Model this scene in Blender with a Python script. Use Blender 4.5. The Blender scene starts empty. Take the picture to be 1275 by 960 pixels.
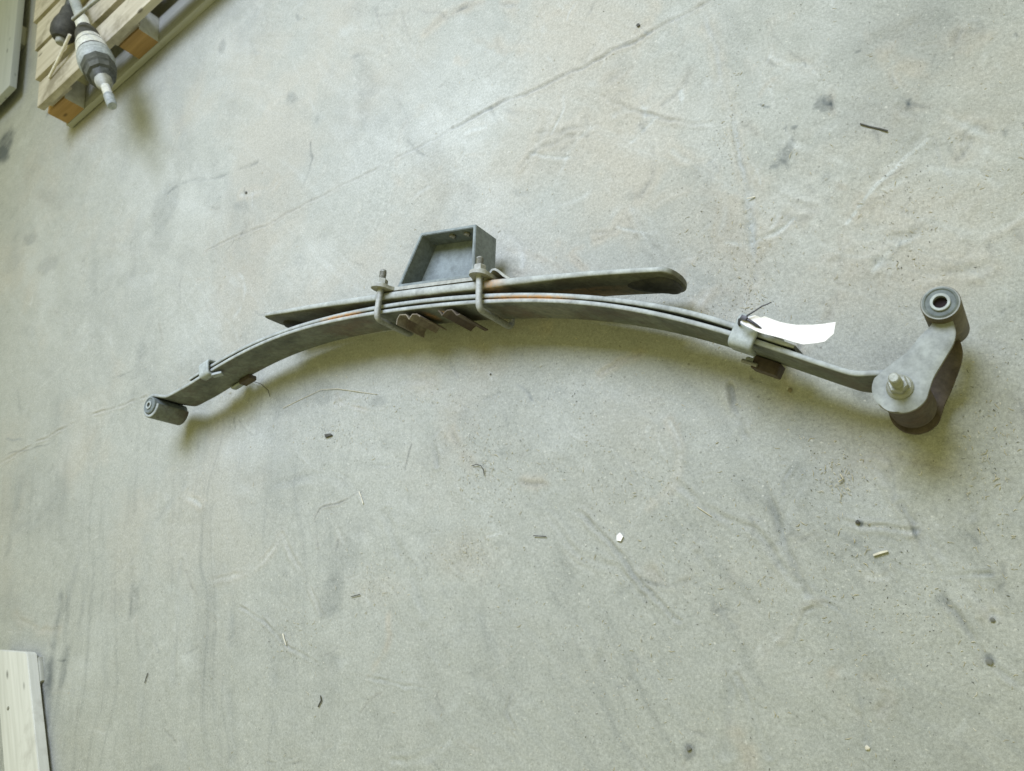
import bpy, bmesh, math, random
import numpy as np
from mathutils import Matrix, Vector
random.seed(7); RNG = np.random.default_rng(11)
sc = bpy.context.scene
COL = sc.collection

# ------------------------------------------------------------------ camera
# survey of the photograph: 28 mm-equivalent lens, 0.96 m above the floor, rolled and tilted
F = 1000.0; PXW, PXH = 1275.0, 960.0; HC = 0.96
_n = np.array([700., 335., F]); _n /= np.linalg.norm(_n)
_x = np.array([1., 0, 0]); _x = _x - _x.dot(_n) * _n; _x /= np.linalg.norm(_x)
_z = -_n; _y = np.cross(_z, _x)
SURV = np.array([_x, _y, _z])
def P(px, py, z=0.0):
    d = SURV @ np.array([px - PXW / 2, py - PXH / 2, F]); t = (z - HC) / d[2]
    return Vector((d[0] * t, d[1] * t, z))
def P2(px, py, z=0.0):
    v = P(px, py, z); return np.array([v.x, v.y])
cd = bpy.data.cameras.new('camera'); cam = bpy.data.objects.new('camera', cd); COL.objects.link(cam)
cd.sensor_width = 36; cd.lens = 36 * F / PXW; cd.clip_start = 0.02; cd.clip_end = 100
R = Matrix([[SURV[i][0], -SURV[i][1], -SURV[i][2]] for i in range(3)])
cam.matrix_world = Matrix.Translation((0, 0, HC)) @ R.to_4x4()
cd.dof.use_dof = True; cd.dof.focus_distance = 1.10; cd.dof.aperture_fstop = 9.0
sc.camera = cam

# ------------------------------------------------------------------ light: workshop interior
w = bpy.data.worlds.new('World'); sc.world = w; w.use_nodes = True
bg = w.node_tree.nodes['Background']; bg.inputs[0].default_value = (1.0, 0.97, 0.41, 1); bg.inputs[1].default_value = 0.55
def area(name, loc, target, sx, sy, energy, col):
    l = bpy.data.lights.new(name, 'AREA'); l.shape = 'RECTANGLE'; l.size = sx; l.size_y = sy; l.energy = energy; l.color = col
    o = bpy.data.objects.new(name, l); COL.objects.link(o); o.location = loc
    d = Vector(target) - Vector(loc); o.rotation_euler = d.to_track_quat('-Z', 'Y').to_euler(); return o
key = area('window_light', (-0.70, 2.05, 2.63), (-1.10, 0.68, 0), 2.3, 1.45, 42, (0.71, 0.79, 1.0)); key.data.spread = math.radians(83)
sc.view_settings.view_transform = 'Standard'; sc.view_settings.look = 'None'
sc.view_settings.exposure = 0.0; sc.view_settings.gamma = 1.0; sc.view_settings.use_curve_mapping = False

# ------------------------------------------------------------------ materials
def newmat(name):
    m = bpy.data.materials.new(name); m.use_nodes = True
    nt = m.node_tree; return m, nt, nt.nodes, nt.links, nt.nodes['Principled BSDF']
def ramp(N, a, b, ca=(0, 0, 0, 1), cb=(1, 1, 1, 1)):
    r = N.new('ShaderNodeValToRGB'); e = r.color_ramp.elements
    e[0].position = a; e[0].color = ca; e[1].position = b; e[1].color = cb; return r
def noise(N, L, vec, scale, detail=6, rough=.6):
    t = N.new('ShaderNodeTexNoise'); t.inputs['Scale'].default_value = scale; t.inputs['Detail'].default_value = detail
    t.inputs['Roughness'].default_value = rough; L.new(vec, t.inputs['Vector']); return t
def mix(N, L, fac, a, b, mode='MIX'):
    m = N.new('ShaderNodeMix'); m.data_type = 'RGBA'; m.blend_type = mode
    for s, v in ((m.inputs[0], fac), (m.inputs[6], a), (m.inputs[7], b)):
        if isinstance(v, (int, float)): s.default_value = v
        elif isinstance(v, tuple): s.default_value = v if len(v) == 4 else v + (1,)
        else: L.new(v, s)
    return m.outputs[2]
def bump(N, L, h, strength, dist, prev=None):
    b = N.new('ShaderNodeBump'); b.inputs['Strength'].default_value = strength; b.inputs['Distance'].default_value = dist
    L.new(h, b.inputs['Height'])
    if prev is not None: L.new(prev, b.inputs['Normal'])
    return b.outputs[0]
def steel(name, base, dust, dust_amt=.5, rust=(.16, .065, .03), rust_lo=.62, rust_hi=.78, rough=.6, metal=0.0, attr=False, scale=1.0, settle_toplight=None, bk=1.0):
    m, nt, N, L, B = newmat(name)
    c = N.new('ShaderNodeTexCoord').outputs['Object']
    n1 = noise(N, L, c, 22 * scale, 8, .65); n2 = noise(N, L, c, 140 * scale, 5, .7); n3 = noise(N, L, c, 9 * scale, 6, .7)
    dr = ramp(N, .5 - dust_amt * .35, .75 - dust_amt * .35); L.new(n1.outputs[0], dr.inputs[0])
    col = mix(N, L, dr.outputs[0], base, dust)
    sp = ramp(N, .33, .68, (.70, .70, .70, 1), (1.16, 1.16, 1.16, 1)); L.new(n2.outputs[0], sp.inputs[0])
    col = mix(N, L, 1.0, col, sp.outputs[0], 'MULTIPLY')
    rr = ramp(N, rust_lo, rust_hi); L.new(n3.outputs[0], rr.inputs[0])
    col = mix(N, L, rr.outputs[0], col, rust)
    if attr:
        n4 = noise(N, L, c, 60, 7, .75); fr = ramp(N, .56, .60); L.new(n4.outputs[0], fr.inputs[0])
        fm = N.new('ShaderNodeMath'); fm.operation = 'MULTIPLY'; fm.inputs[1].default_value = .45; L.new(fr.outputs[0], fm.inputs[0])
        col = mix(N, L, fm.outputs[0], col, (.075, .066, .052))
    if settle_toplight:                                   # upward faces paler: settled dust, plus their top lighting put into the colour
        ge = N.new('ShaderNodeNewGeometry'); sx = N.new('ShaderNodeSeparateXYZ'); L.new(ge.outputs['Normal'], sx.inputs[0])
        ad = N.new('ShaderNodeMath'); ad.operation = 'MULTIPLY_ADD'; L.new(n1.outputs[0], ad.inputs[0]); ad.inputs[1].default_value = .5; L.new(sx.outputs[2], ad.inputs[2])
        ur = ramp(N, .55, 1.0); L.new(ad.outputs[0], ur.inputs[0])
        n5 = noise(N, L, c, 48 * scale, 8, .75); sv = ramp(N, .34, .64, tuple(v * .62 for v in settle_toplight) + (1,), tuple(v * 1.08 for v in settle_toplight) + (1,)); L.new(n5.outputs[0], sv.inputs[0])
        sg = ramp(N, .3, .7, (.86, .86, .86, 1), (1.1, 1.1, 1.1, 1)); L.new(n2.outputs[0], sg.inputs[0])
        col = mix(N, L, ur.outputs[0], col, mix(N, L, 1.0, sv.outputs[0], sg.outputs[0], 'MULTIPLY'))
    if attr:
        a = N.new('ShaderNodeAttribute'); a.attribute_name = 'rust'
        mm = N.new('ShaderNodeMath'); mm.operation = 'MULTIPLY'; L.new(a.outputs['Fac'], mm.inputs[0])
        r2 = ramp(N, .30, .55); L.new(n2.outputs[0], r2.inputs[0]); L.new(r2.outputs[0], mm.inputs[1])
        col = mix(N, L, mm.outputs[0], col, (.50, .30, .15))
    L.new(col, B.inputs['Base Color']); B.inputs['Roughness'].default_value = rough; B.inputs['Metallic'].default_value = metal
    B.inputs['Specular IOR Level'].default_value = .35
    L.new(bump(N, L, n2.outputs[0], .35 * bk, .0012, bump(N, L, n1.outputs[0], .3 * bk, .002)), B.inputs['Normal'])
    return m
MAT = {}
MAT['leaf'] = steel('dusty_spring_steel', (.068, .076, .062), (.15, .165, .14), .5, rust=(.075, .05, .038), rust_lo=.52, rust_hi=.72, attr=True, settle_toplight=(.41, .445, .455))
MAT['helper'] = steel('dusty_helper_steel', (.085, .085, .06), (.17, .175, .13), .55, rust=(.07, .042, .034), rust_lo=.52, rust_hi=.75, attr=True, settle_toplight=(.42, .45, .445))
MAT['bracket'] = steel('grey_painted_steel', (.12, .14, .14), (.17, .195, .195), .5, rust=(.14, .11, .07), rust_lo=.66, rust_hi=.9, settle_toplight=(.235, .275, .285))
MAT['plate'] = steel('pale_dusty_plate', (.17, .17, .13), (.30, .30, .25), .6, rust=(.15, .09, .05), rust_lo=.60, rust_hi=.85, settle_toplight=(.40, .415, .395))
MAT['bolt'] = steel('weathered_bolt_steel', (.14, .145, .13), (.24, .25, .23), .6, rust=(.16, .10, .06), rust_lo=.62, rust_hi=.85, rough=.5, scale=2, settle_toplight=(.42, .44, .44))
MAT['thread'] = steel('dull_thread_steel', (.13, .13, .115), (.25, .25, .22), .4, rough=.55, scale=2)
MAT['zinc'] = steel('zinc_nut_steel', (.24, .245, .20), (.40, .41, .37), .55, rust=(.20, .18, .11), rust_lo=.62, rust_hi=.85, rough=.48, metal=.25, scale=2.5, settle_toplight=(.38, .40, .37))
MAT['shackle'] = steel('dusty_shackle_steel', (.13, .12, .09), (.20, .19, .14), .6, rust=(.13, .08, .06), rust_lo=.58, rust_hi=.8, settle_toplight=(.345, .375, .38), bk=.6)
MAT['rustdark'] = steel('dark_rusty_steel', (.060, .044, .040), (.105, .088, .068), .35, rust=(.085, .048, .032), rust_lo=.55, rust_hi=.75, rough=.8)
MAT['shim'] = steel('brown_sheet_steel', (.13, .10, .08), (.24, .22, .17), .4, rust=(.30, .16, .05), rust_lo=.58, rust_hi=.75, rough=.75)
MAT['clip'] = steel('grey_clip_steel', (.16, .18, .175), (.28, .31, .31), .6, rust_lo=.66, rust_hi=.9, settle_toplight=(.42, .465, .475))
MAT['rubber'] = steel('dusty_rubber', (.035, .036, .034), (.085, .085, .075), .3, rust=(.06, .05, .04), rough=.7, bk=.3)
MAT['bush'] = steel('dusty_bushing_rubber', (.10, .12, .125), (.19, .22, .225), .6, rust=(.14, .14, .12), rough=.8)
MAT['boreshade'] = steel('bore_shade', (.018, .012, .014), (.03, .02, .02), .3, rough=.9)
MAT['bright'] = steel('bright_machined_steel', (.74, .77, .80), (.82, .84, .86), .5, rust=(.6, .62, .62), rust_lo=.7, rust_hi=.95, rough=.25, metal=.45, bk=.06)
MAT['tubewall'] = steel('brown_tube_steel', (.085, .070, .042), (.15, .13, .085), .45, rust=(.09, .055, .035), rust_lo=.55, rust_hi=.8, settle_toplight=(.34, .36, .35))
MAT['darkcast'] = steel('dark_cast_iron', (.045, .05, .045), (.09, .095, .085), .4, rust=(.08, .07, .055), rough=.55, bk=.15)
MAT['greysteel'] = steel('grey_shaft_steel', (.24, .27, .28), (.36, .39, .39), .6, rough=.5)
def simple(name, col, rough=.7, var=.25, sc_=120):
    m, nt, N, L, B = newmat(name)
    c = N.new('ShaderNodeTexCoord').outputs['Object']; t = noise(N, L, c, sc_, 5)
    r = ramp(N, .3, .7, tuple(v * (1 - var) for v in col) + (1,), tuple(min(1, v * (1 + var)) for v in col) + (1,))
    L.new(t.outputs[0], r.inputs[0]); L.new(r.outputs[0], B.inputs['Base Color']); B.inputs['Roughness'].default_value = rough
    return m
def paper_mat():
    m, nt, N, L, B = newmat('white_paper'); c = N.new('ShaderNodeTexCoord').outputs['Object']
    t = noise(N, L, c, 40, 5); r = ramp(N, .3, .7, (.86, .85, .88, 1), (.90, .89, .91, 1)); L.new(t.outputs[0], r.inputs[0])
    t2 = noise(N, L, c, 95, 3, .5); r2 = ramp(N, .66, .74); L.new(t2.outputs[0], r2.inputs[0])
    L.new(mix(N, L, r2.outputs[0], r.outputs[0], (.52, .51, .50)), B.inputs['Base Color']); B.inputs['Roughness'].default_value = .85
    L.new(bump(N, L, noise(N, L, c, 120, 3).outputs[0], .3, .0015), B.inputs['Normal']); return m
MAT['paper'] = paper_mat()
MAT['tie'] = simple('dark_cable_tie', (.045, .045, .06), .45)
MAT['straw'] = simple('straw_chip', (.52, .48, .36), .85)
MAT['palechip'] = simple('pale_wood_chip', (.66, .63, .54), .85)
MAT['darkchip'] = simple('dark_chip', (.075, .075, .068), .85)
MAT['greychip'] = simple('grey_pebble', (.17, .175, .16), .9)
def wood(name, light, dark, scale=1.0, stain=(.25, .2, .13), stain_lo=.62):
    m, nt, N, L, B = newmat(name)
    tc = N.new('ShaderNodeTexCoord'); mp = N.new('ShaderNodeMapping'); mp.inputs['Scale'].default_value = (2.2, 40, 40)
    oi = N.new('ShaderNodeObjectInfo'); ad = N.new('ShaderNodeVectorMath'); ad.operation = 'ADD'
    L.new(tc.outputs['Object'], ad.inputs[0]); L.new(oi.outputs['Random'], ad.inputs[1]); L.new(ad.outputs[0], mp.inputs[0])
    g = noise(N, L, mp.outputs[0], 1.6 * scale, 8, .62)
    r = ramp(N, .32, .68, dark + (1,), light + (1,)); L.new(g.outputs[0], r.inputs[0])
    s = noise(N, L, ad.outputs[0], 9, 6, .65); sr = ramp(N, stain_lo, stain_lo + .16); L.new(s.outputs[0], sr.inputs[0])
    col = mix(N, L, sr.outputs[0], r.outputs[0], stain)
    vo = N.new('ShaderNodeTexVoronoi'); vo.inputs['Scale'].default_value = 1.0
    mp2 = N.new('ShaderNodeMapping'); mp2.inputs['Scale'].default_value = (7, 16, 16); L.new(ad.outputs[0], mp2.inputs[0]); L.new(mp2.outputs[0], vo.inputs['Vector'])
    kr = ramp(N, .05, .10, (1, 1, 1, 1), (0, 0, 0, 1)); L.new(vo.outputs['Distance'], kr.inputs[0])
    col = mix(N, L, kr.outputs[0], col, tuple(v * .45 for v in dark))
    L.new(col, B.inputs['Base Color']); B.inputs['Roughness'].default_value = .8; B.inputs['Specular IOR Level'].default_value = .2
    L.new(bump(N, L, g.outputs[0], .4, .002), B.inputs['Normal']); return m
MAT['wood'] = wood('pale_pallet_wood', (.54, .505, .41), (.39, .355, .27), stain=(.25, .225, .165), stain_lo=.50)
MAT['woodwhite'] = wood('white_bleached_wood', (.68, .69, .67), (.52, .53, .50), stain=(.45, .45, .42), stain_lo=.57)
MAT['woodbrown'] = wood('orange_brown_block_wood', (.46, .30, .13), (.30, .19, .08))
MAT['woodgrey'] = wood('weathered_grey_wood', (.47, .48, .45), (.36, .37, .34), stain=(.27, .27, .24))

MAT['greyboard'] = wood('blue_grey_board', (.43, .46, .47), (.37, .40, .41), stain=(.30, .32, .32))

# ------------------------------------------------------------------ mesh helpers
def link(o, parent=None, loc=None):
    COL.objects.link(o)
    if parent is not None:
        o.parent = parent; o.matrix_parent_inverse = PINV[parent.name]
    return o
PINV = {}
def chain_inv(o): PINV[o.name] = PINV.get(o.name) or Matrix.Identity(4)
def thing(name, label, cat, loc, group=None):
    o = bpy.data.objects.new(name, None); o.location = loc; o.empty_display_size = .05; COL.objects.link(o)
    o['label'] = label; o['category'] = cat
    if group: o['group'] = group
    PINV[o.name] = Matrix.Translation(Vector(loc)).inverted(); return o
def tag(o, label, cat, group=None):
    o['label'] = label; o['category'] = cat
    if group: o['group'] = group
    return o
def obj(name, verts, faces, mat, parent=None, smooth=True, sharp=35, mw=None, fix=True):
    me = bpy.data.meshes.new(name); me.from_pydata([tuple(v) for v in verts], [], faces)
    if fix:
        bm = bmesh.new(); bm.from_mesh(me); bmesh.ops.recalc_face_normals(bm, faces=bm.faces[:]); bm.to_mesh(me); bm.free()
    me.materials.append(MAT[mat] if isinstance(mat, str) else mat)
    if smooth:
        me.shade_smooth()
        try: me.set_sharp_from_angle(angle=math.radians(sharp))
        except Exception: pass
    o = bpy.data.objects.new(name, me); link(o, parent)
    if mw is not None: o.matrix_basis = mw
    PINV[o.name] = (mw.inverted() if mw is not None else Matrix.Identity(4))
    return o
def rename_safe(o): return o
def box_local(sx, sy, sz, bev=.002, jitter=0):
    bm = bmesh.new(); bmesh.ops.create_cube(bm, size=1)
    for v in bm.verts:
        v.co = Vector((v.co.x * sx, v.co.y * sy, v.co.z * sz))
        if jitter: v.co += Vector((random.uniform(-1, 1), random.uniform(-1, 1), random.uniform(-1, 1))) * jitter
    if bev: bmesh.ops.bevel(bm, geom=bm.edges[:], offset=bev, segments=2, affect='EDGES', profile=.6)
    vs = [v.co.copy() for v in bm.verts]; bm.verts.index_update()
    fs = [[v.index for v in f.verts] for f in bm.faces]; bm.free(); return vs, fs
def box(name, mat, parent, center, sx, sy, sz, xdir=(1, 0, 0), zdir=(0, 0, 1), bev=.002, jitter=0):
    vs, fs = box_local(sx, sy, sz, bev, jitter)
    x = Vector(xdir).normalized(); z = Vector(zdir); z = (z - z.dot(x) * x).normalized(); y = z.cross(x)
    mw = Matrix((x, y, z)).transposed().to_4x4(); mw.translation = Vector(center)
    return obj(name, vs, fs, mat, parent, mw=mw)
def prism(name, mat, parent, pts, z0, z1, bev=0):
    """plan polygon extruded in z"""
    n = len(pts); bm = bmesh.new()
    lo = [bm.verts.new((p[0], p[1], z0)) for p in pts]; hi = [bm.verts.new((p[0], p[1], z1)) for p in pts]
    bm.faces.new(hi); bm.faces.new(lo[::-1])
    for i in range(n): bm.faces.new((lo[i], lo[(i + 1) % n], hi[(i + 1) % n], hi[i]))
    bmesh.ops.recalc_face_normals(bm, faces=bm.faces[:])
    if bev: bmesh.ops.bevel(bm, geom=[e for e in bm.edges], offset=bev, segments=2, affect='EDGES')
    bm.verts.index_update(); vs = [v.co.copy() for v in bm.verts]; fs = [[v.index for v in f.verts] for f in bm.faces]; bm.free()
    return obj(name, vs, fs, mat, parent)
def frame_from(axis):
    a = Vector(axis).normalized(); h = Vector((0, 0, 1)) if abs(a.z) < .9 else Vector((1, 0, 0))
    u = h.cross(a).normalized(); v = a.cross(u); return a, u, v
def lathe(name, mat, parent, base, axis, prof, seg=40, squash=None):
    """prof: list of (distance along axis, radius); a radius of 0 closes the end"""
    a, u, v = frame_from(axis); b = Vector(base); vs = []; fs = []; rings = []
    for d, r in prof:
        if r <= 1e-6: rings.append([len(vs)]); vs.append(b + a * d)
        else:
            rings.append(list(range(len(vs), len(vs) + seg)))
            for k in range(seg):
                t = 2 * math.pi * k / seg; vs.append(b + a * d + u * (r * math.cos(t)) + v * (r * math.sin(t)))
    for A, B in zip(rings, rings[1:]):
        for k in range(seg):
            k2 = (k + 1) % seg
            if len(A) == 1 and len(B) == 1: break
            if len(A) == 1: fs.append((A[0], B[k], B[k2]))
            elif len(B) == 1: fs.append((A[k], A[k2], B[0]))
            else: fs.append((A[k], A[k2], B[k2], B[k]))
    return obj(name, vs, fs, mat, parent)
def hexnut(name, mat, parent, base, axis, r, h, twist=0.2):
    a, u, v = frame_from(axis); b = Vector(base); bm = bmesh.new(); rings = []
    for d, rr in ((0, r), (h * .8, r), (h, r * .86)):
        rings.append([bm.verts.new(b + a * d + (u * math.cos(twist + k * math.pi / 3) + v * math.sin(twist + k * math.pi / 3)) * rr) for k in range(6)])
    for A, B in zip(rings, rings[1:]):
        for k in range(6): bm.faces.new((A[k], A[(k + 1) % 6], B[(k + 1) % 6], B[k]))
    bm.faces.new(rings[0][::-1]); bm.faces.new(rings[-1]); bm.verts.index_update()
    vs = [v.co.copy() for v in bm.verts]; fs = [[v.index for v in f.verts] for f in bm.faces]; bm.free()
    return obj(name, vs, fs, mat, parent, sharp=20)
def tube(name, mat, parent, path, r, seg=14, caps=True):
    path = [Vector(p) for p in path]; n = len(path); vs = []; fs = []
    rr = r if hasattr(r, '__len__') else [r] * n
    t0 = (path[1] - path[0]).normalized(); _, u, v = frame_from(t0)
    for i, p in enumerate(path):
        t = ((path[min(i + 1, n - 1)] - path[max(i - 1, 0)])).normalized()
        u = (u - u.dot(t) * t).normalized(); v = t.cross(u)
        for k in range(seg):
            an = 2 * math.pi * k / seg; vs.append(p + (u * math.cos(an) + v * math.sin(an)) * rr[i])
    for i in range(n - 1):
        for k in range(seg):
            k2 = (k + 1) % seg; fs.append((i * seg + k, i * seg + k2, (i + 1) * seg + k2, (i + 1) * seg + k))
    if caps: fs.append(tuple(range(seg))[::-1]); fs.append(tuple(range((n - 1) * seg, n * seg)))
    return obj(name, vs, fs, mat, parent, sharp=50)
def fillet(pts, r, k=6):
    pts = [Vector(p) for p in pts]; out = [pts[0]]
    for a, b, c in zip(pts, pts[1:], pts[2:]):
        d1 = (a - b).normalized(); d2 = (c - b).normalized(); q = min(r, (a - b).length * .49, (c - b).length * .49)
        p1 = b + d1 * q; p2 = b + d2 * q
        for i in range(k + 1):
            t = i / k; out.append(p1 * (1 - t) ** 2 + b * 2 * t * (1 - t) + p2 * t * t)
    out.append(pts[-1]); return out
def catmull(pts, n=8):
    pts = [np.array(p, float) for p in pts]; q = [2 * pts[0] - pts[1]] + pts + [2 * pts[-1] - pts[-2]]; out = []
    for i in range(1, len(q) - 2):
        for j in range(n):
            t = j / n; a, b, c, d = q[i - 1], q[i], q[i + 1], q[i + 2]
            out.append(.5 * ((2 * b) + (-a + c) * t + (2 * a - 5 * b + 4 * c - d) * t * t + (-a + 3 * b - 3 * c + d) * t ** 3))
    out.append(pts[-1]); return out
def leaf_sweep(name, mat, parent, cen, th, zlo, zhi, rustfn=None, bev=.0031, wob=.0):
    """flat bar standing on its edge, swept along a plan curve"""
    cen = np.array(cen); n = len(cen); th = np.broadcast_to(th, n); zlo = np.broadcast_to(zlo, n); zhi = np.broadcast_to(zhi, n)
    tg = np.gradient(cen, axis=0); tg /= np.linalg.norm(tg, axis=1)[:, None]; nm = np.stack([-tg[:, 1], tg[:, 0]], 1)
    vs = []; fs = []
    for i in range(n):
        h = th[i] / 2; b = min(bev, h * .8); a, c = zlo[i], zhi[i]
        prof = []
        for (sx, zc, sz, a0) in ((1, c, -1, 0), (-1, c, -1, 90), (-1, a, 1, 180), (1, a, 1, 270)):
            for q in range(4):
                an = math.radians(a0 + q * 30)
                prof.append((sx * (h - b) + b * math.cos(an), zc + sz * b + b * math.sin(an)))
        dense = []
        for q in range(len(prof)):
            p0, p1 = prof[q], prof[(q + 1) % len(prof)]; dense.append(p0)
            if q in (7, 15): dense += [(p0[0] + (p1[0] - p0[0]) * k / 9, p0[1] + (p1[1] - p0[1]) * k / 9) for k in range(1, 9)]
        prof = dense
        for (o, z) in prof:
            p = cen[i] + nm[i] * o; vs.append((p[0], p[1], z))
    m = 32
    for i in range(n - 1):
        for k in range(m):
            k2 = (k + 1) % m; fs.append((i * m + k, i * m + k2, (i + 1) * m + k2, (i + 1) * m + k))
    fs.append(tuple(range(m))[::-1]); fs.append(tuple(range((n - 1) * m, n * m)))
    o = obj(name, vs, fs, mat, parent, sharp=50)
    if rustfn:
        at = o.data.attributes.new('rust', 'FLOAT', 'POINT')
        at.data.foreach_set('value', np.array([rustfn(*v.co) for v in o.data.vertices], dtype=np.float32))
    return o

# ------------------------------------------------------------------ the floor: one dusty concrete sheet
def vnoise(x, y, s, seed):
    r = np.random.default_rng(seed); T = r.random((256, 256)).astype(np.float32)
    fx = x / s; fy = y / s; ix = np.floor(fx).astype(int); iy = np.floor(fy).astype(int)
    tx = fx - ix; ty = fy - iy; tx = tx * tx * (3 - 2 * tx); ty = ty * ty * (3 - 2 * ty)
    g = lambda a, b: T[a % 256, b % 256]
    return (g(ix, iy) * (1 - tx) + g(ix + 1, iy) * tx) * (1 - ty) + (g(ix, iy + 1) * (1 - tx) + g(ix + 1, iy + 1) * tx) * ty
def fbm(x, y, s, seed, o=5, gain=.55):
    a = 1; t = 0; S = 0
    for k in range(o):
        t = t + a * vnoise(x + 13.7 * k, y - 7.3 * k, s / 2 ** k, seed + k); S += a; a *= gain
    return t / S
def grow(a, step, to, g):
    out = []; d = step; p = a; sgn = 1 if to > a else -1
    while (to - p) * sgn > 0: d *= g; p += sgn * d; out.append(p)
    return out
ST = .0019
gx = np.array(grow(-1.35, ST, -3.05, 1.009)[::-1] + list(np.arange(-1.35, .14, ST)) + [.16, .2, .3, .5, .9, 1.6, 3, 6])
gx = np.concatenate([[-9, -6, -4.4, -3.7, -3.3], gx])
gy = np.array([-5, -2.6, -1.4, -.8, -.5, -.38, -.32] + list(np.arange(-.29, .78, ST)) + grow(.78, ST, 2.45, 1.009) + [2.6, 2.9, 3.5, 4.5, 6.5, 9])
X, Y = np.meshgrid(gx, gy, indexing='ij'); X = X.astype(np.float64)
wx = X + (fbm(X, Y, .05, 21, 4) - .5) * .016; wy = Y + (fbm(X, Y, .05, 31, 4) - .5) * .016
Z = np.zeros_like(X); DARK = np.zeros_like(X); BEIGE = np.zeros_like(X); PALE = np.zeros_like(X)
def dist_poly(pts, pad, warp=True):
    pts = np.array(pts); lo = pts.min(0) - pad; hi = pts.max(0) + pad
    i0, i1 = np.searchsorted(gx, [lo[0], hi[0]]); j0, j1 = np.searchsorted(gy, [lo[1], hi[1]])
    s = np.s_[i0:i1, j0:j1]; A = (wx if warp else X)[s]; B = (wy if warp else Y)[s]
    D = np.full(A.shape, 9.0); SG = np.zeros(A.shape)
    for p, q in zip(pts, pts[1:]):
        d = q - p; L2 = max(d @ d, 1e-12); t = np.clip(((A - p[0]) * d[0] + (B - p[1]) * d[1]) / L2, 0, 1)
        ex = A - p[0] - t * d[0]; ey = B - p[1] - t * d[1]; dd = np.hypot(ex, ey); m = dd < D
        D = np.where(m, dd, D); SG = np.where(m, np.sign(ex * d[1] - ey * d[0]), SG)
    return s, D, SG
def line(px, width, depth=0, dark=0, beige=0, pale=0, ridge=0, breakup=.5, side=0):
    """a scratch, crack or wheel track: groove with a raised dusty lip"""
    pts = [P2(*p) for p in px]
    pts = catmull(pts, 6)
    s, D, SG = dist_poly(pts, width * 5 + .02)
    depth *= 1.15; ridge *= 1.5; depth *= 1.2; dark *= 1.75; beige *= 1.6; pale *= 1.3
    g = np.exp(-(D / width) ** 2); lip = np.exp(-((D - width * 1.7) / (width * .9)) ** 2)
    br = np.clip((fbm(X[s], Y[s], .04, 77, 4) - .5) * 4 * breakup + 1 - breakup * .5, 0, 1.4)
    Z[s] += (-depth * g + ridge * lip * (1 if not side else (SG == side))) * br
    DARK[s] += dark * g * br; BEIGE[s] += beige * np.exp(-(D / (width * 2.4)) ** 2) * br; PALE[s] += pale * g * br
def blob(px, py, rx, ry, ang, dark=0, beige=0, pale=0, depth=0, soft=.35):
    """a stain, elongated along ang (degrees in the photograph)"""
    c = P2(px, py); a = math.radians(ang); e1 = P2(px + math.cos(a) * rx, py + math.sin(a) * rx) - c; e2 = P2(px - math.sin(a) * ry, py + math.cos(a) * ry) - c
    Mi = np.linalg.inv(np.array([e1, e2]).T); pad = (np.abs(e1) + np.abs(e2)).max() * 2 + .02
    i0, i1 = np.searchsorted(gx, [c[0] - pad, c[0] + pad]); j0, j1 = np.searchsorted(gy, [c[1] - pad, c[1] + pad]); s = np.s_[i0:i1, j0:j1]
    k = np.hypot(e1, e2).min(); A = X[s] + (fbm(X[s], Y[s], .03, 91, 4) - .5) * .028 - c[0]; B = Y[s] + (fbm(X[s], Y[s], .03, 95, 4) - .5) * .028 - c[1]
    r = np.hypot(Mi[0, 0] * A + Mi[0, 1] * B, Mi[1, 0] * A + Mi[1, 1] * B)
    g = np.clip((1 + soft - r) / (2 * soft), 0, 1); g = g * g * (3 - 2 * g) * (.55 + .9 * fbm(X[s], Y[s], .02, 55, 4))
    DARK[s] += dark * g; BEIGE[s] += beige * g; PALE[s] += pale * g; Z[s] -= depth * g
# the score line across the slab and the rough joint that meets it
line([(884, 2), (842, 22), (800, 44), (760, 66), (730, 82), (690, 98), (640, 121), (600, 140), (560, 161)], .0030, .0024, .20, .50, .1, .0010, .3)
line([(560, 161), (500, 193), (430, 229), (380, 254), (330, 280), (290, 297), (255, 315)], .0026, .0012, .11, .3, .1, .0006, .35)
line([(872, 8), (886, 45), (895, 90), (908, 130), (917, 165), (924, 215), (930, 265), (938, 310), (942, 350)], .0050, .0018, .12, .75, .55, .0012, .5)
line([(936, 240), (928, 290), (934, 340), (925, 390)], .012, .0008, .04, .6, .2, .0008, .9)
line([(0, 577), (50, 548), (100, 522), (150, 504), (182, 494)], .0032, .0012, .06, .3, .1, .0008, .8)
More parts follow.
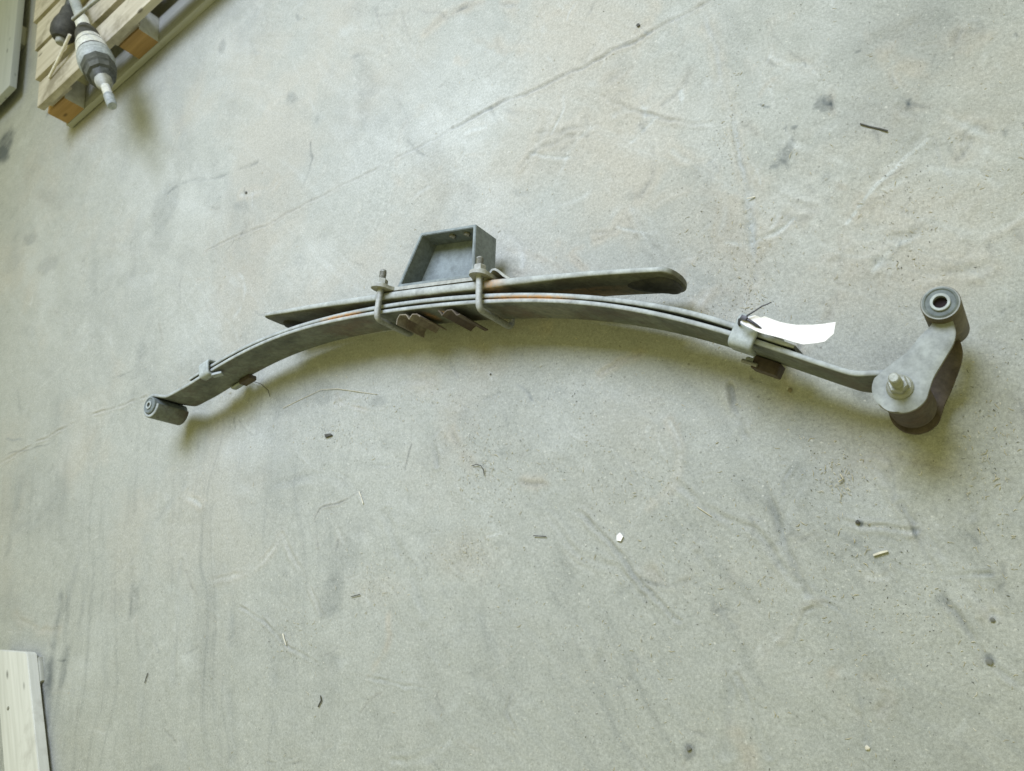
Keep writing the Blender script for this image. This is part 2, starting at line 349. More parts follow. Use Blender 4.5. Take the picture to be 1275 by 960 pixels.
# scuffs, sweeping marks and wheel tracks
for px, wd, dp, dk, bg_, pl, rg in [
    ([(700, 95), (770, 130), (850, 150), (905, 152)], .004, .0010, .10, .3, 0, .0007),
    ([(640, 60), (668, 20), (690, -5)], .005, .0008, .10, .3, 0, .0005), ([(752, 40), (700, 120), (660, 200), (640, 260)], .010, .0008, .03, .35, .1, .0007),
    ([(752, 212), (780, 250), (805, 300), (828, 330)], .006, .0011, .06, .1, .2, .0009), ([(745, 205), (775, 255), (790, 300)], .008, 0, .05, .3, 0, .0006),
    ([(455, 20), (520, 12), (560, 22)], .003, .0012, .18, .2, 0, .0007), ([(560, 22), (590, 0)], .004, .0012, .2, .1, 0, .0005), ([(500, 15), (508, 45), (520, 55), (545, 40)], .003, .0008, .14, .1, 0, .0005),
    ([(330, 45), (430, 40), (450, 20)], .004, .0005, .05, .2, 0, .0005), ([(415, 75), (405, 120), (395, 150)], .01, .0002, .10, 0, 0, .0002),
    ([(199, 262), (205, 245), (225, 228), (255, 222), (285, 216), (300, 208), (320, 202)], .0055, .0008, .30, 0, 0, .0003),
    ([(315, 240), (313, 265), (300, 295), (292, 318)], .004, .0009, .08, 0, .1, .0009),
    ([(908, 480), (925, 540), (945, 590), (962, 640), (985, 690), (1005, 740)], .006, .0014, .18, .1, .12, .0010),
    ([(840, 600), (890, 640), (940, 660), (975, 700), (990, 725)], .006, .0008, .10, .1, .1, .0007),
    ([(690, 612), (730, 650), (770, 690), (805, 735), (845, 775)], .0045, .0012, .18, .1, .1, .0009),
    ([(682, 640), (720, 690), (770, 710), (800, 745)], .006, .0006, .08, .1, .1, .0006),
    ([(975, 800), (985, 775), (1000, 757), (1024, 750)], .003, -.0008, .10, .5, .1, .0005), ([(990, 800), (995, 770), (1010, 760)], .003, .0008, .22, 0, 0, .0005),
    ([(1024, 752), (1048, 765), (1060, 790), (1052, 815)], .003, .0008, .12, 0, .1, .0005),
    ([(1120, 630), (1160, 700), (1172, 742), (1205, 790), (1232, 822), (1272, 850)], .0050, .0014, .17, .1, .1, .0009),
    ([(1085, 580), (1130, 640), (1180, 700), (1240, 780)], .006, .0007, .08, .1, .15, .0008), ([(1110, 700), (1150, 715), (1225, 712)], .003, .0009, .18, 0, .1, .0006),
    ([(1190, 560), (1215, 600), (1210, 640)], .008, .0007, .10, .1, .1, .0008), ([(950, 580), (962, 572), (985, 576), (975, 600), (972, 615)], .003, .0009, .14, 0, .1, .0008),
    ([(1040, 640), (1090, 660), (1140, 660)], .004, .0007, .05, .2, .2, .0007), ([(870, 690), (900, 760), (905, 860), (902, 940)], .009, .0004, .10, 0, .05, .0006),
    ([(915, 840), (935, 880), (955, 940)], .005, .0009, .10, 0, .15, .0009), ([(1070, 830), (1075, 880), (1080, 925)], .004, .0007, .15, 0, .15, .0006),
    ([(760, 770), (745, 840), (720, 900)], .008, .0006, .07, .1, .05, .0006), ([(640, 850), (632, 880), (640, 910)], .004, .0008, .10, .1, .1, .0006),
    ([(540, 500), (555, 520), (540, 545), (545, 580)], .005, .0008, .14, 0, .1, .0006), ([(345, 600), (400, 590), (445, 612)], .012, .0004, .10, 0, .1, .0004),
    ([(395, 680), (392, 650), (402, 630), (425, 622), (450, 612)], .0022, .0004, .35, .4, 0, .0006), ([(348, 545), (390, 580), (430, 600), (447, 618), (450, 628)], .0018, -.0006, 0, .1, .55, .0002),
    ([(300, 755), (330, 775), (355, 800), (395, 825)], .004, .0010, .20, .2, .2, .0008), ([(350, 665), (380, 720), (400, 760)], .005, .0006, .06, .3, .2, .0006),
    ([(480, 640), (500, 690), (530, 760)], .010, .0004, .10, 0, .1, .0005), ([(430, 840), (500, 850), (530, 855)], .003, .0006, .12, 0, .15, .0005),
    ([(230, 600), (200, 640), (160, 700)], .012, .0003, .10, 0, .1, .0004), ([(225, 700), (222, 760), (215, 850)], .010, .0003, .10, 0, .1, .0003),
    ([(75, 740), (65, 820), (60, 900)], .016, .0003, .28, 0, .1, .0003), ([(110, 720), (95, 800), (92, 860)], .010, .0003, .18, 0, .1, .0003), ([(165, 730), (163, 765)], .006, .0003, .30, 0, 0, .0003),
    ([(290, 740), (285, 850), (290, 940)], .014, .0003, .14, 0, .1, .0003), ([(240, 860), (225, 960)], .014, .0003, .16, 0, .1, .0003), ([(340, 820), (345, 930)], .012, .0003, .10, 0, .1, .0003), ([(180, 800), (178, 900)], .016, .0003, .10, 0, .1, .0003),
    ([(25, 600), (15, 660), (5, 700)], .018, .0003, .16, 0, .1, .0003), ([(70, 600), (55, 640), (20, 660)], .014, .0003, .18, 0, .1, .0003), ([(100, 690), (80, 760)], .016, .0003, .12, 0, .05, .0003),
    ([(1040, 330), (1100, 300), (1150, 290), (1200, 250)], .010, .0008, .05, .4, .1, .0009), ([(1090, 330), (1160, 340), (1230, 330)], .008, .0010, .06, .4, .2, .0010),
    ([(960, 235), (1000, 260), (1060, 270)], .006, .0006, .04, .3, .1, .0006), ([(1120, 130), (1145, 150), (1150, 165), (1135, 180)], .006, .0006, .12, .2, 0, .0006),
    ([(1160, 170), (1172, 205), (1195, 225)], .004, .0008, .12, .2, .3, .0006), ([(760, 100), (820, 60), (850, 55)], .012, .0006, .03, .3, .1, .0006), ([(980, 90), (1060, 65), (1150, 30)], .016, .0004, .03, .3, .1, .0005),
    ([(655, 420), (650, 450), (640, 470)], .004, .0006, .12, .1, 0, .0005), ([(420, 500), (470, 480), (540, 470)], .008, .0006, .05, .2, .1, .0006), ([(60, 330), (120, 300), (180, 310)], .018, .0003, .05, .2, .1, .0005),
    ([(860, 430), (900, 470), (930, 520)], .010, .0006, .06, .2, .1, .0007), ([(1230, 420), (1265, 480), (1270, 560)], .010, .0006, .05, .2, .1, .0007), ([(90, 430), (140, 400), (170, 330)], .020, .0003, .08, .1, .1, .0004),
    ([(20, 480), (25, 510)], .008, .0002, .22, 0, 0, .0002)]:
    line(px, wd * .72, dp * .9, dk * .85, bg_ * .7, pl, rg, .8)
# a great many small scrapes, heel scuffs and dust ridges
rs = random.Random(5)
for k in range(420):
    x, y = rs.uniform(-10, 1285), rs.uniform(-10, 970); L0 = rs.uniform(6, 34) * (1 if rs.random() < .8 else 2.2); an = rs.gauss(math.radians(50 if x > 600 else 105), .8); cv = rs.uniform(-.9, .9)
    pts_ = [(x, y)]
    for q in range(3): an += cv * .4; pts_.append((pts_[-1][0] + math.cos(an) * L0 / 3, pts_[-1][1] + math.sin(an) * L0 / 3))
    kd = rs.random()
    line(pts_, rs.uniform(.0012, .0034), rs.uniform(.00005, .0003), rs.uniform(.05, .26) if kd < .6 else 0, rs.uniform(0, .2), rs.uniform(.1, .5) if kd > .5 else 0, rs.uniform(.00003, .0002), .9)
for k in range(170):
    blob(rs.uniform(0, 1275), rs.uniform(0, 960), rs.uniform(3, 16), rs.uniform(3, 10), rs.uniform(0, 180), dark=rs.uniform(.04, .20) if k % 2 else 0, pale=0 if k % 2 else rs.uniform(.1, .35), soft=.6)
for k in range(130):
    if k % 3: x, y = rs.uniform(560, 1280), rs.uniform(0, 360)
    else: x, y = rs.uniform(0, 1280), rs.uniform(0, 960)
    r_ = rs.uniform(25, 130); a0_ = rs.uniform(0, 6.28); sw_ = rs.uniform(.5, 1.6); sq = rs.uniform(.45, 1)
    pts_ = [(x + r_ * math.cos(a0_ + sw_ * q / 4), y + r_ * sq * math.sin(a0_ + sw_ * q / 4)) for q in range(5)]; kd = rs.random()
    line(pts_, rs.uniform(.0016, .0060), rs.uniform(.0001, .0006), rs.uniform(.06, .17) if kd < .45 else 0, rs.uniform(.3, .9) if kd < .75 else 0, rs.uniform(.2, .5) if kd > .55 else 0, rs.uniform(.0001, .0005), 1.0)
# chalky dashed scrape
for k in range(14):
    t = k / 13; x = 1056 + (1152 - 1056) * t; y = 273 + (178 - 273) * t - 5 * math.sin(t * 3); ln = random.uniform(2, 4.5)
    line([(x - ln * .7, y + ln * .7), (x, y), (x + ln * .7, y - ln * .7)], random.uniform(.0016, .0024), -.0002, 0, 0, random.uniform(1.1, 1.6), 0, .05)
# oil drips and grey smears
for b in [(1031, 130, 14, 10, -15, .52), (1037, 124, 6, 5, 0, .4), (979, 187, 17, 9, -55, .42), (968, 204, 6, 5, 0, .5), (990, 157, 4, 3, 0, .6), (978, 160, 3, 3, 0, .6), (952, 130, 3, 2, 0, .8),
          (1133, 125, 4, 6, 0, .45), (1250, 165, 6, 5, 0, .4), (1072, 65, 3, 2, 0, .5), (1262, 44, 4, 3, 0, .5), (858, 932, 9, 9, 0, .45), (1232, 824, 9, 6, 30, .5), (1172, 742, 8, 6, 60, .35), (1068, 650, 5, 5, 0, .8),
          (410, 745, 14, 26, 15, .22), (408, 760, 10, 10, 0, .12), (430, 690, 16, 50, 18, .15), (205, 255, 14, 30, 20, .24), (365, 122, 8, 6, 0, .35), (300, 258, 9, 8, 0, .2), (200, 300, 14, 20, 10, .15),
          (38, 296, 9, 7, -40, .35), (60, 330, 14, 9, -40, .25), (6, 178, 8, 20, 25, .9), (2, 195, 8, 10, 25, .9), (62, 140, 5, 3, -45, .6), (275, 60, 5, 8, 0, .3), (370, 20, 3, 5, 0, .4), (440, 70, 5, 4, 0, .3),
          (165, 752, 5, 20, 5, .28), (60, 845, 9, 30, 8, .35), (80, 830, 6, 26, 8, .35), (355, 505, 22, 14, 10, .16), (400, 490, 30, 16, 0, .2), (470, 500, 10, 6, -30, .35), (540, 560, 18, 30, 20, .1),
          (1165, 890, 60, 40, 20, .08), (580, 900, 60, 50, 0, .07), (830, 300, 30, 50, 0, .06), (1120, 700, 30, 60, -20, .07), (40, 620, 40, 50, 20, .14), (1020, 610, 50, 40, 0, .07), (560, 680, 50, 30, 10, .07)]:
    blob(*b[:5], dark=b[5])
for b in [(800, 180, 90, 70, -30, .5), (900, 280, 70, 60, 0, .55), (1130, 330, 110, 60, -10, .55), (700, 60, 90, 40, -20, .3), (1130, 250, 60, 40, 0, .3), (580, 690, 40, 26, 0, .45), (470, 735, 30, 20, 0, .3), (640, 300, 60, 26, 0, .35), (320, 330, 120, 60, 0, .25),
          (1070, 560, 60, 40, 0, .35), (760, 620, 50, 60, 0, .15)]:
    blob(*b[:5], beige=b[5], soft=.7)
for b in [(560, 130, 120, 60, -20, .35), (480, 190, 90, 40, -20, .25), (630, 280, 60, 40, 0, .2), (1150, 470, 40, 30, 0, .15), (300, 560, 120, 60, -10, .15), (880, 560, 120, 50, 0, .15), (260, 250, 40, 40, 0, .25)]:
    blob(*b[:5], pale=b[5], soft=.8)
# broad mottling and the slightly uneven, trowelled relief under the dust
d1 = fbm(X, Y, .42, 3, 6); d2 = fbm(X * 1.0 + .35 * Y, Y * .35, .10, 41, 5); d3 = fbm(X, Y, .11, 61, 5)
def streak(p, q, along, across, seed):
    d = P2(*q) - P2(*p); d /= np.linalg.norm(d); wa = X + (fbm(X, Y, .25, seed + 7, 3) - .5) * .10; wb = Y + (fbm(X, Y, .25, seed + 17, 3) - .5) * .10; return fbm((wa * d[0] + wb * d[1]) / along, (wa * -d[1] + wb * d[0]) / across, 1.0, seed, 5, .65)
sA = streak((80, 700), (60, 900), .30, .014, 141); sB = streak((690, 615), (840, 750), .30, .011, 151); sC = streak((1000, 560), (1230, 820), .22, .016, 161)
wl = np.clip((-.75 - X) / .5, 0, 1) * np.clip((.75 - Y) / .5, 0, 1); wr = np.clip((X + .95) / .5, 0, 1) * np.clip((.5 - Y) / .4, 0, 1)
DARK += np.clip((sA - .56) * 1.3, 0, .3) * wl + np.clip((sB - .60) * 1.1, 0, .22) * wr + np.clip((sC - .60) * 1.1, 0, .22) * wr
PALE += np.clip((sB - .56) * 1.4, 0, .3) * (1 - wl) * .8 + np.clip((.42 - sA) * 1.4, 0, .3) * wl * .6
Z += (sB - .5) * .0010 * wr + (sA - .5) * .0008 * wl
DARK += np.clip((d1 - .54) * .6, 0, .2) + np.clip((d2 - .58) * .7, 0, .18) + np.clip((d3 - .62) * .8, 0, .2)
BEIGE += np.clip((fbm(X, Y, .26, 81, 6, .62) - .49) * 3.2, 0, .62) * np.clip((Y + .15) / .6, .15, 1)
PALE += np.clip((fbm(X, Y, .18, 101, 6, .62) - .54) * 2.0, 0, .35)
Z += (fbm(X, Y, .035, 111, 4) - .5) * .0015 + (fbm(X, Y, .16, 121, 3) - .5) * .004 + (np.abs(fbm(X, Y, .13, 131, 5, .5) - .5)) * .005
rough = np.clip((fbm(X, Y, .14, 171, 4) - .50) * 4, 0, 1) * .6 + np.clip(BEIGE, 0, 1) * .7; Z += (fbm(X, Y, .016, 181, 3) - .5) * .0021 * np.clip(rough, 0, 1)
far = np.clip(np.maximum.reduce([X - .2, -3.1 - X, -.35 - Y, Y - 2.5]) / .3, 0, 1); Z *= 1 - far
Z -= .0012
nx, ny = X.shape
V = np.stack([X, Y, Z], -1).reshape(-1, 3).astype(np.float32)
I = np.arange(nx * ny).reshape(nx, ny)
Q = np.stack([I[:-1, :-1], I[1:, :-1], I[1:, 1:], I[:-1, 1:]], -1).reshape(-1, 4)
me = bpy.data.meshes.new('floor'); me.vertices.add(len(V)); me.vertices.foreach_set('co', V.ravel())
me.loops.add(Q.size); me.loops.foreach_set('vertex_index', Q.ravel().astype(np.int32)); me.polygons.add(len(Q))
me.polygons.foreach_set('loop_start', np.arange(0, Q.size, 4, dtype=np.int32)); me.polygons.foreach_set('loop_total', np.full(len(Q), 4, np.int32))
me.update(calc_edges=True); me.shade_smooth()
at = me.attributes.new('wear', 'FLOAT_COLOR', 'POINT')
at.data.foreach_set('color', np.stack([np.clip(DARK, 0, 1.3), np.clip(BEIGE, 0, 1), np.clip(PALE, 0, 1.3), np.ones_like(X)], -1).astype(np.float32).ravel())
m, nt, N, L, B = newmat('dusty_concrete'); MAT['floor'] = m
c = N.new('ShaderNodeTexCoord').outputs['Object']; a = N.new('ShaderNodeAttribute'); a.attribute_name = 'wear'
sep = N.new('ShaderNodeSeparateColor'); L.new(a.outputs['Color'], sep.inputs[0])
g1 = noise(N, L, c, 260, 4, .75); g2 = noise(N, L, c, 900, 3, .8); g3 = noise(N, L, c, 34, 7, .7); g4 = noise(N, L, c, 75, 6, .7)
rb = ramp(N, .30, .70, (.352, .367, .342, 1), (.400, .412, .384, 1)); L.new(g3.outputs[0], rb.inputs[0])
col = mix(N, L, sep.outputs[1], rb.outputs[0], (.410, .398, .350))
col = mix(N, L, sep.outputs[2], col, (.475, .495, .480))
def mul(x, k):
    mm = N.new('ShaderNodeMath'); mm.operation = 'MULTIPLY'; mm.use_clamp = True; L.new(x, mm.inputs[0])
    if isinstance(k, float): mm.inputs[1].default_value = k
    else: L.new(k, mm.inputs[1])
    return mm.outputs[0]
col = mix(N, L, mul(sep.outputs[0], .85), col, (.115, .130, .135))
gr = ramp(N, .32, .68, (.81, .81, .80, 1), (1.16, 1.16, 1.16, 1)); L.new(g1.outputs[0], gr.inputs[0]); col = mix(N, L, 1.0, col, gr.outputs[0], 'MULTIPLY')
gr2 = ramp(N, .3, .7, (.76, .76, .76, 1), (1.20, 1.20, 1.20, 1)); L.new(g2.outputs[0], gr2.inputs[0]); col = mix(N, L, 1.0, col, gr2.outputs[0], 'MULTIPLY')
gr3 = ramp(N, .32, .68, (.955, .955, .955, 1), (1.04, 1.04, 1.04, 1)); L.new(g4.outputs[0], gr3.inputs[0]); col = mix(N, L, 1.0, col, gr3.outputs[0], 'MULTIPLY')
sp = ramp(N, .705, .74); L.new(noise(N, L, c, 150, 2, .5).outputs[0], sp.inputs[0]); col = mix(N, L, mul(sp.outputs[0], .55), col, (.17, .17, .15))
sp = ramp(N, .70, .75); L.new(noise(N, L, c, 190, 2, .45).outputs[0], sp.inputs[0]); col = mix(N, L, mul(sp.outputs[0], .6), col, (.60, .60, .55))
vo = N.new('ShaderNodeTexVoronoi'); vo.inputs['Scale'].default_value = 130; L.new(c, vo.inputs['Vector'])
vr = ramp(N, .06, .10, (1, 1, 1, 1), (0, 0, 0, 1)); L.new(vo.outputs['Distance'], vr.inputs[0]); vm = ramp(N, .52, .60); L.new(g4.outputs[0], vm.inputs[0])
col = mix(N, L, mul(mul(vr.outputs[0], vm.outputs[0]), .5), col, (.16, .165, .15))
L.new(col, B.inputs['Base Color']); B.inputs['Roughness'].default_value = .92; B.inputs['Specular IOR Level'].default_value = .12
L.new(bump(N, L, g2.outputs[0], .35, .0006, bump(N, L, g1.outputs[0], .45, .0010, bump(N, L, g3.outputs[0], .35, .0025))), B.inputs['Normal'])
me.materials.append(m); fl = bpy.data.objects.new('floor', me); COL.objects.link(fl); fl['kind'] = 'structure'

# ------------------------------------------------------------------ the leaf spring
ZT, ZB = .100, .030                                   # the leaves stand on edge, held off the floor by shackle and plate
spring = thing('leaf_spring', 'long grey steel leaf spring lying on its side on the dusty floor', 'leaf spring', (-.7, .5, 0))
mo = [(224.9,482.3),(246.9,468),(265.5,455.9),(290,442.4),(313.5,430.6),(337.1,420.4),(360.6,411.4),(390,402.4),(411.4,396.6),(442.7,389.5),(464.7,386.4),(501.9,383),(555,377.8),(595,372.4),(639.7,369.6),(690,370.5),(750,376.1),(797.3,384.1),(870,399),(915,413.5),(970,430.2),(1018.8,446.9)]
so = [(290,435.3),(313.5,425.1),(337.1,415.5),(360.6,406.3),(390,396.9),(411.4,391.1),(442.7,383.6),(464.7,380.1),(511.2,374),(555,369.8),(595,365),(639.7,362.1),(690,362.9),(750,367.2),(797.3,374.4),(870,387.6),(917.3,399.2)]
ho = [(329.2,390.2),(344.9,385.9),(368.4,382.4),(380,379.3),(411.4,373.8),(442.7,370.3),(464.7,366.8),(497,361),(520.6,357.2),(555,353.4),(574,350),(639.7,346.1),(690,340.8),(750,335.2),(785.8,332),(838.5,331.5)]
def fit(L_, deg, z=ZT):
    a = np.array([P2(*p, z) for p in L_]); return np.polyfit(a[:, 0], a[:, 1], deg), a
cm, am = fit(mo, 6); cs, as_ = fit(so, 5); ch, ah = fit(ho, 4)
TM, TS, TH = .0068, .0072, .0142
def ycurve(c, x): return np.polyval(c, x)
def normal_at(c, x):
    d = np.polyval(np.polyder(c), x); t = np.array([1, d]); t /= np.linalg.norm(t); return np.array([-t[1], t[0]]), t
def offset_curve(c, xs, off):
    out = []
    for x in xs: nn, _ = normal_at(c, x); out.append(np.array([x, np.polyval(c, x)]) + nn * off)
    return np.array(out)
EYE_L = P2(186.2, 504.5, .102); EYE_R = P2(1120.5, 482, .114); RL, RR = .0250, .0240
def tangent_arc(A, C, r, ccw, sweep):
    """from A run tangent onto the circle, then curl round it"""
    d = A - C; D = np.linalg.norm(d); base = math.atan2(d[1], d[0]); al = math.acos(r / D)
    th0 = base + al if ccw else base - al
    out = []
    T = C + r * np.array([math.cos(th0), math.sin(th0)])
    for k in range(1, 8): out.append(A + (T - A) * k / 8)
    n = 44
    for k in range(n + 1):
        t = th0 + (1 if ccw else -1) * math.radians(sweep) * k / n; out.append(C + r * np.array([math.cos(t), math.sin(t)]))
    return out
xs = np.linspace(am[0, 0] + .015, am[-1, 0] - .01, 130)
body = offset_curve(cm, xs, -TM / 2)
def rolled(C, r, a0, sweep, n=46): return [C + r * np.array([math.cos(math.radians(a0 + sweep * k / n)), math.sin(math.radians(a0 + sweep * k / n))]) for k in range(n + 1)]
le_in = P2(206.5, 493.6, ZT)
left = ([body[0] + (le_in - body[0]) * k / 6 for k in range(1, 7)] + rolled(EYE_L, RL - TM / 2, 62, 300))[::-1]
# leaf dips and runs level into the shackle eye
rt = [body[-1]] + [P2(1047.5, 460.3, ZT), P2(1066.3, 465.4, ZT)]
rt = catmull([body[-3], body[-1], P2(1046, 459.8, ZT), P2(1064, 465.0, ZT)], 6)[7:]
right = tangent_arc(np.array(rt[-1]), EYE_R, RR - TM / 2, False, 318)
cen = np.array(list(left) + list(body) + list(rt) + list(right))
# resample evenly
sl = np.concatenate([[0], np.cumsum(np.linalg.norm(np.diff(cen, axis=0), axis=1))]); u = np.linspace(0, sl[-1], 420)
cen = np.stack([np.interp(u, sl, cen[:, 0]), np.interp(u, sl, cen[:, 1])], 1)
for _ in range(4):
    k = cen.copy(); k[1:-1] = (cen[:-2] + 2 * cen[1:-1] + cen[2:]) / 4; cen = k
SP1 = P2(520, 392, ZT); SP2 = P2(541, 389, ZT)
XR1, XR2 = P2(425, 392, ZT)[0], P2(655, 367, ZT)[0]
def rust_main(x, y, z):
    near = max(0, 1 - abs(x - XR1) / .055) + max(0, 1 - abs(x - XR2) / .085)
    spot = max(0, 1 - math.hypot((x - SP1[0]) / .010, (z - .066) / .022)) + max(0, 1 - math.hypot((x - SP2[0]) / .009, (z - .070) / .016))
    gapd = abs(y - np.polyval(cm, x) - .0012); seam = max(0, 1 - gapd / .0042)
    return min(1, near * 1.9) * (min(1, seam * 1.5) if z > .088 else .06) + min(1, spot * 1.6)
main = leaf_sweep('main_leaf', 'leaf', spring, cen, TM, ZB, ZT, rust_main)
main.data.materials.append(MAT['rustdark'])
for f in main.data.polygons:
    if math.hypot(f.center.x - EYE_R[0], f.center.y - EYE_R[1]) < RR + .004 and f.center.y < EYE_R[1] + .012: f.material_index = 1
xs2 = np.linspace(P2(236, 469, ZT)[0], P2(986, 433, ZT)[0], 150)
mb = offset_curve(cm, xs2, 0)
gap = np.array([np.polyval(cs, x) for x in xs2]); sec = offset_curve(cs, np.linspace(as_[0, 0], as_[-1, 0], 110), -TS / 2)
# past the traced stretch the second leaf follows the main leaf closely
Lx = np.linspace(xs2[0], as_[0, 0] - .03, 14); Rx = np.linspace(as_[-1, 0] + .03, xs2[-1], 14)
sec = np.array(list(offset_curve(cm, Lx, TS / 2 + .0030)) + list(sec) + list(offset_curve(cm, Rx, TS / 2 + .0010)))
for _ in range(30):
    k = sec.copy(); k[1:-1] = (sec[:-2] + 2 * sec[1:-1] + sec[2:]) / 4; sec = k
second = leaf_sweep('second_leaf', 'leaf', spring, sec, np.interp(np.linspace(0, 1, len(sec)), [0, .12, .5, .9, 1], [.0055, .0068, TS, .0078, .0040]), ZB + .0005, ZT - .0006, rust_main)
xh = np.linspace(ah[0, 0] - .004, ah[-1, 0] - .002, 120)
th = np.interp(np.linspace(0, 1, 120), [0, .06, .35, .5, .62, .85, 1], [.0065, .008, .0125, TH, TH, .0085, .0075])
hel = np.array([offset_curve(ch, [x], -t / 2)[0] for x, t in zip(xh, th)])
ZH0, ZH1 = .024, .101
hs = np.concatenate([[0], np.cumsum(np.linalg.norm(np.diff(hel, axis=0), axis=1))]); Lh = hs[-1]
# rounded bar ends seen broadside
ends = np.array([0] * 120, float)
def round_end(d, r, H): return 0 if d >= r else H * (1 - math.sqrt(max(0, 1 - ((r - d) / r) ** 2)))
extra_s = np.unique(np.concatenate([hs, np.linspace(0, .05, 24), np.linspace(Lh - .03, Lh, 20)]))
hel = np.stack([np.interp(extra_s, hs, hel[:, 0]), np.interp(extra_s, hs, hel[:, 1])], 1); th = np.interp(extra_s, hs, th)
zhi = np.array([ZH1 - round_end(Lh - s, .016, .032) - round_end(s, .012, .010) for s in extra_s])
zlo = np.array([ZH0 + round_end(Lh - s, .020, .038) + round_end(s, .022, .030) for s in extra_s])
def rust_help(x, y, z): return (max(0, 1 - abs(x - P2(610, 350, ZT)[0]) / .03) * .8 + max(0, 1 - abs(x - P2(690, 356, ZT)[0]) / .12) * (.7 if z < .06 else .0))
helper = leaf_sweep('helper_leaf', 'helper', spring, hel, th, zlo, zhi, rust_help, bev=.0056)
# rubber wear pads on the concave side of the helper ends
def pad(idx0, idx1, zc, hz):
    seg = hel[idx0:idx1]; n = len(seg); vs = []; fs = []
    tg = np.gradient(seg, axis=0); tg /= np.linalg.norm(tg, axis=1)[:, None]; nm = np.stack([-tg[:, 1], tg[:, 0]], 1)
    R_, K = 7, 36
    c0 = n / 2
    for r in range(R_ + 1):
        for k in range(K):
            an = 2 * math.pi * k / K; q = r / R_; s = (n - 1) / 2 * (1 + .98 * q * math.cos(an)); zz = zc + hz * q * math.sin(an)
            p = np.array([np.interp(s, range(n), seg[:, 0]), np.interp(s, range(n), seg[:, 1])]); nn = np.array([np.interp(s, range(n), nm[:, 0]), np.interp(s, range(n), nm[:, 1])])
            t = np.interp(s, range(n), th[idx0:idx1]); dep = t / 2 - .0015 + .0075 * (math.sqrt(max(0, 1 - q ** 4)))
            p = p - nn * dep; vs.append((p[0], p[1], zz))
    for r in range(R_):
        for k in range(K):
            fs.append((r * K + k, r * K + (k + 1) % K, (r + 1) * K + (k + 1) % K, (r + 1) * K + k))
    fs.append(tuple(range(K))); return obj('rubber_pad', vs, fs, 'rubber', spring)
i_l = np.searchsorted(extra_s, .070); pad(1, i_l, .045, .026)
i_r = np.searchsorted(extra_s, Lh - .088); pad(i_r, len(extra_s) - 3, .056, .030)
# eyes: bushings
def bushing(C, R_, z0, z1, parent, bo=.27, so_=.46, boremat='boreshade'):
    b = lathe('bushing', 'bush', parent, (C[0], C[1], z0), (0, 0, 1), [(0, R_ * .36), (0, R_ - .001), (z1 - z0 - .0012, R_ - .001), (z1 - z0, R_ - .0025), (z1 - z0 + .0004, R_ * .82), (z1 - z0 - .0010, R_ * .76), (z1 - z0 - .001, R_ * (so_ + .12)), (z1 - z0 - .0012, R_ * so_)])
    s = lathe('bush_sleeve', 'clip', b, (C[0], C[1], z0 - .001), (0, 0, 1), [(0, R_ * (bo + .02)), (0, R_ * so_), (z1 - z0 + .0018, R_ * so_), (z1 - z0 + .0024, R_ * (so_ - .03)), (z1 - z0 + .0022, R_ * bo), (.003, R_ * bo)])
    h = lathe('bore_shade_plug', boremat, b, (C[0], C[1], z0), (0, 0, 1), [(0, R_ * (bo - .004)), (z1 - z0 - .0045, R_ * (bo - .004)), (z1 - z0 - .006, 0)])  # near-black plug below the mouth: the bore's shade put in as colour
    return b
bushing(EYE_L, RL - TM - .0004, ZB - .001, ZT + .0035, spring)
# ------------------------------------------------------------------ shackle
sh = lathe('spring_eye_bush', 'rubber', spring, (EYE_R[0], EYE_R[1], .0205), (0, 0, 1), [(0, 0), (0, .0195), (.0085, .0205), (.009, RR - TM - .0005), (.080, RR - TM - .0005), (.0805, .0205), (.0862, .0195), (.0862, 0)])
TUBE = P2(1170.4, 375.9, .128); RT = .0180
ZP0, ZP1 = .1070, .1140
outl = [(1119.6,511.8),(1101.3,506),(1092,497),(1088.7,488),(1090.4,477),(1096,466.5),(1109.3,452.4),(1131,436.3),(1144.8,418),(1158.6,405.4),(1186,397.3),(1190.7,413.4),(1187.3,427),(1174.7,447.8),(1160.9,470.7),(1150.6,491.3),(1138,505)]
op = np.array([P2(*p, ZP1) for p in outl]); ax = TUBE - EYE_R; LS = np.linalg.norm(ax); ax /= LS; pr = np.array([-ax[1], ax[0]])
sw = np.array([((p - EYE_R) @ ax, (p - EYE_R) @ pr) for p in op])
lw = sorted([tuple(v) for v in sw if v[1] > 0]); rw = sorted([tuple(v) for v in sw if v[1] <= 0])
REND = .0262
def halfwidths(s):
    if s < 0:
        q = math.sqrt(max(0, REND ** 2 - s * s)); return q, -q
    return (np.interp(s, [0] + [v[0] for v in lw if v[0] > .012], [REND] + [v[1] for v in lw if v[0] > .012]),
            np.interp(s, [0] + [v[0] for v in rw if v[0] > .012], [-REND] + [v[1] for v in rw if v[0] > .012]))
print('shackle L', LS, 'lw', lw, 'rw', rw)
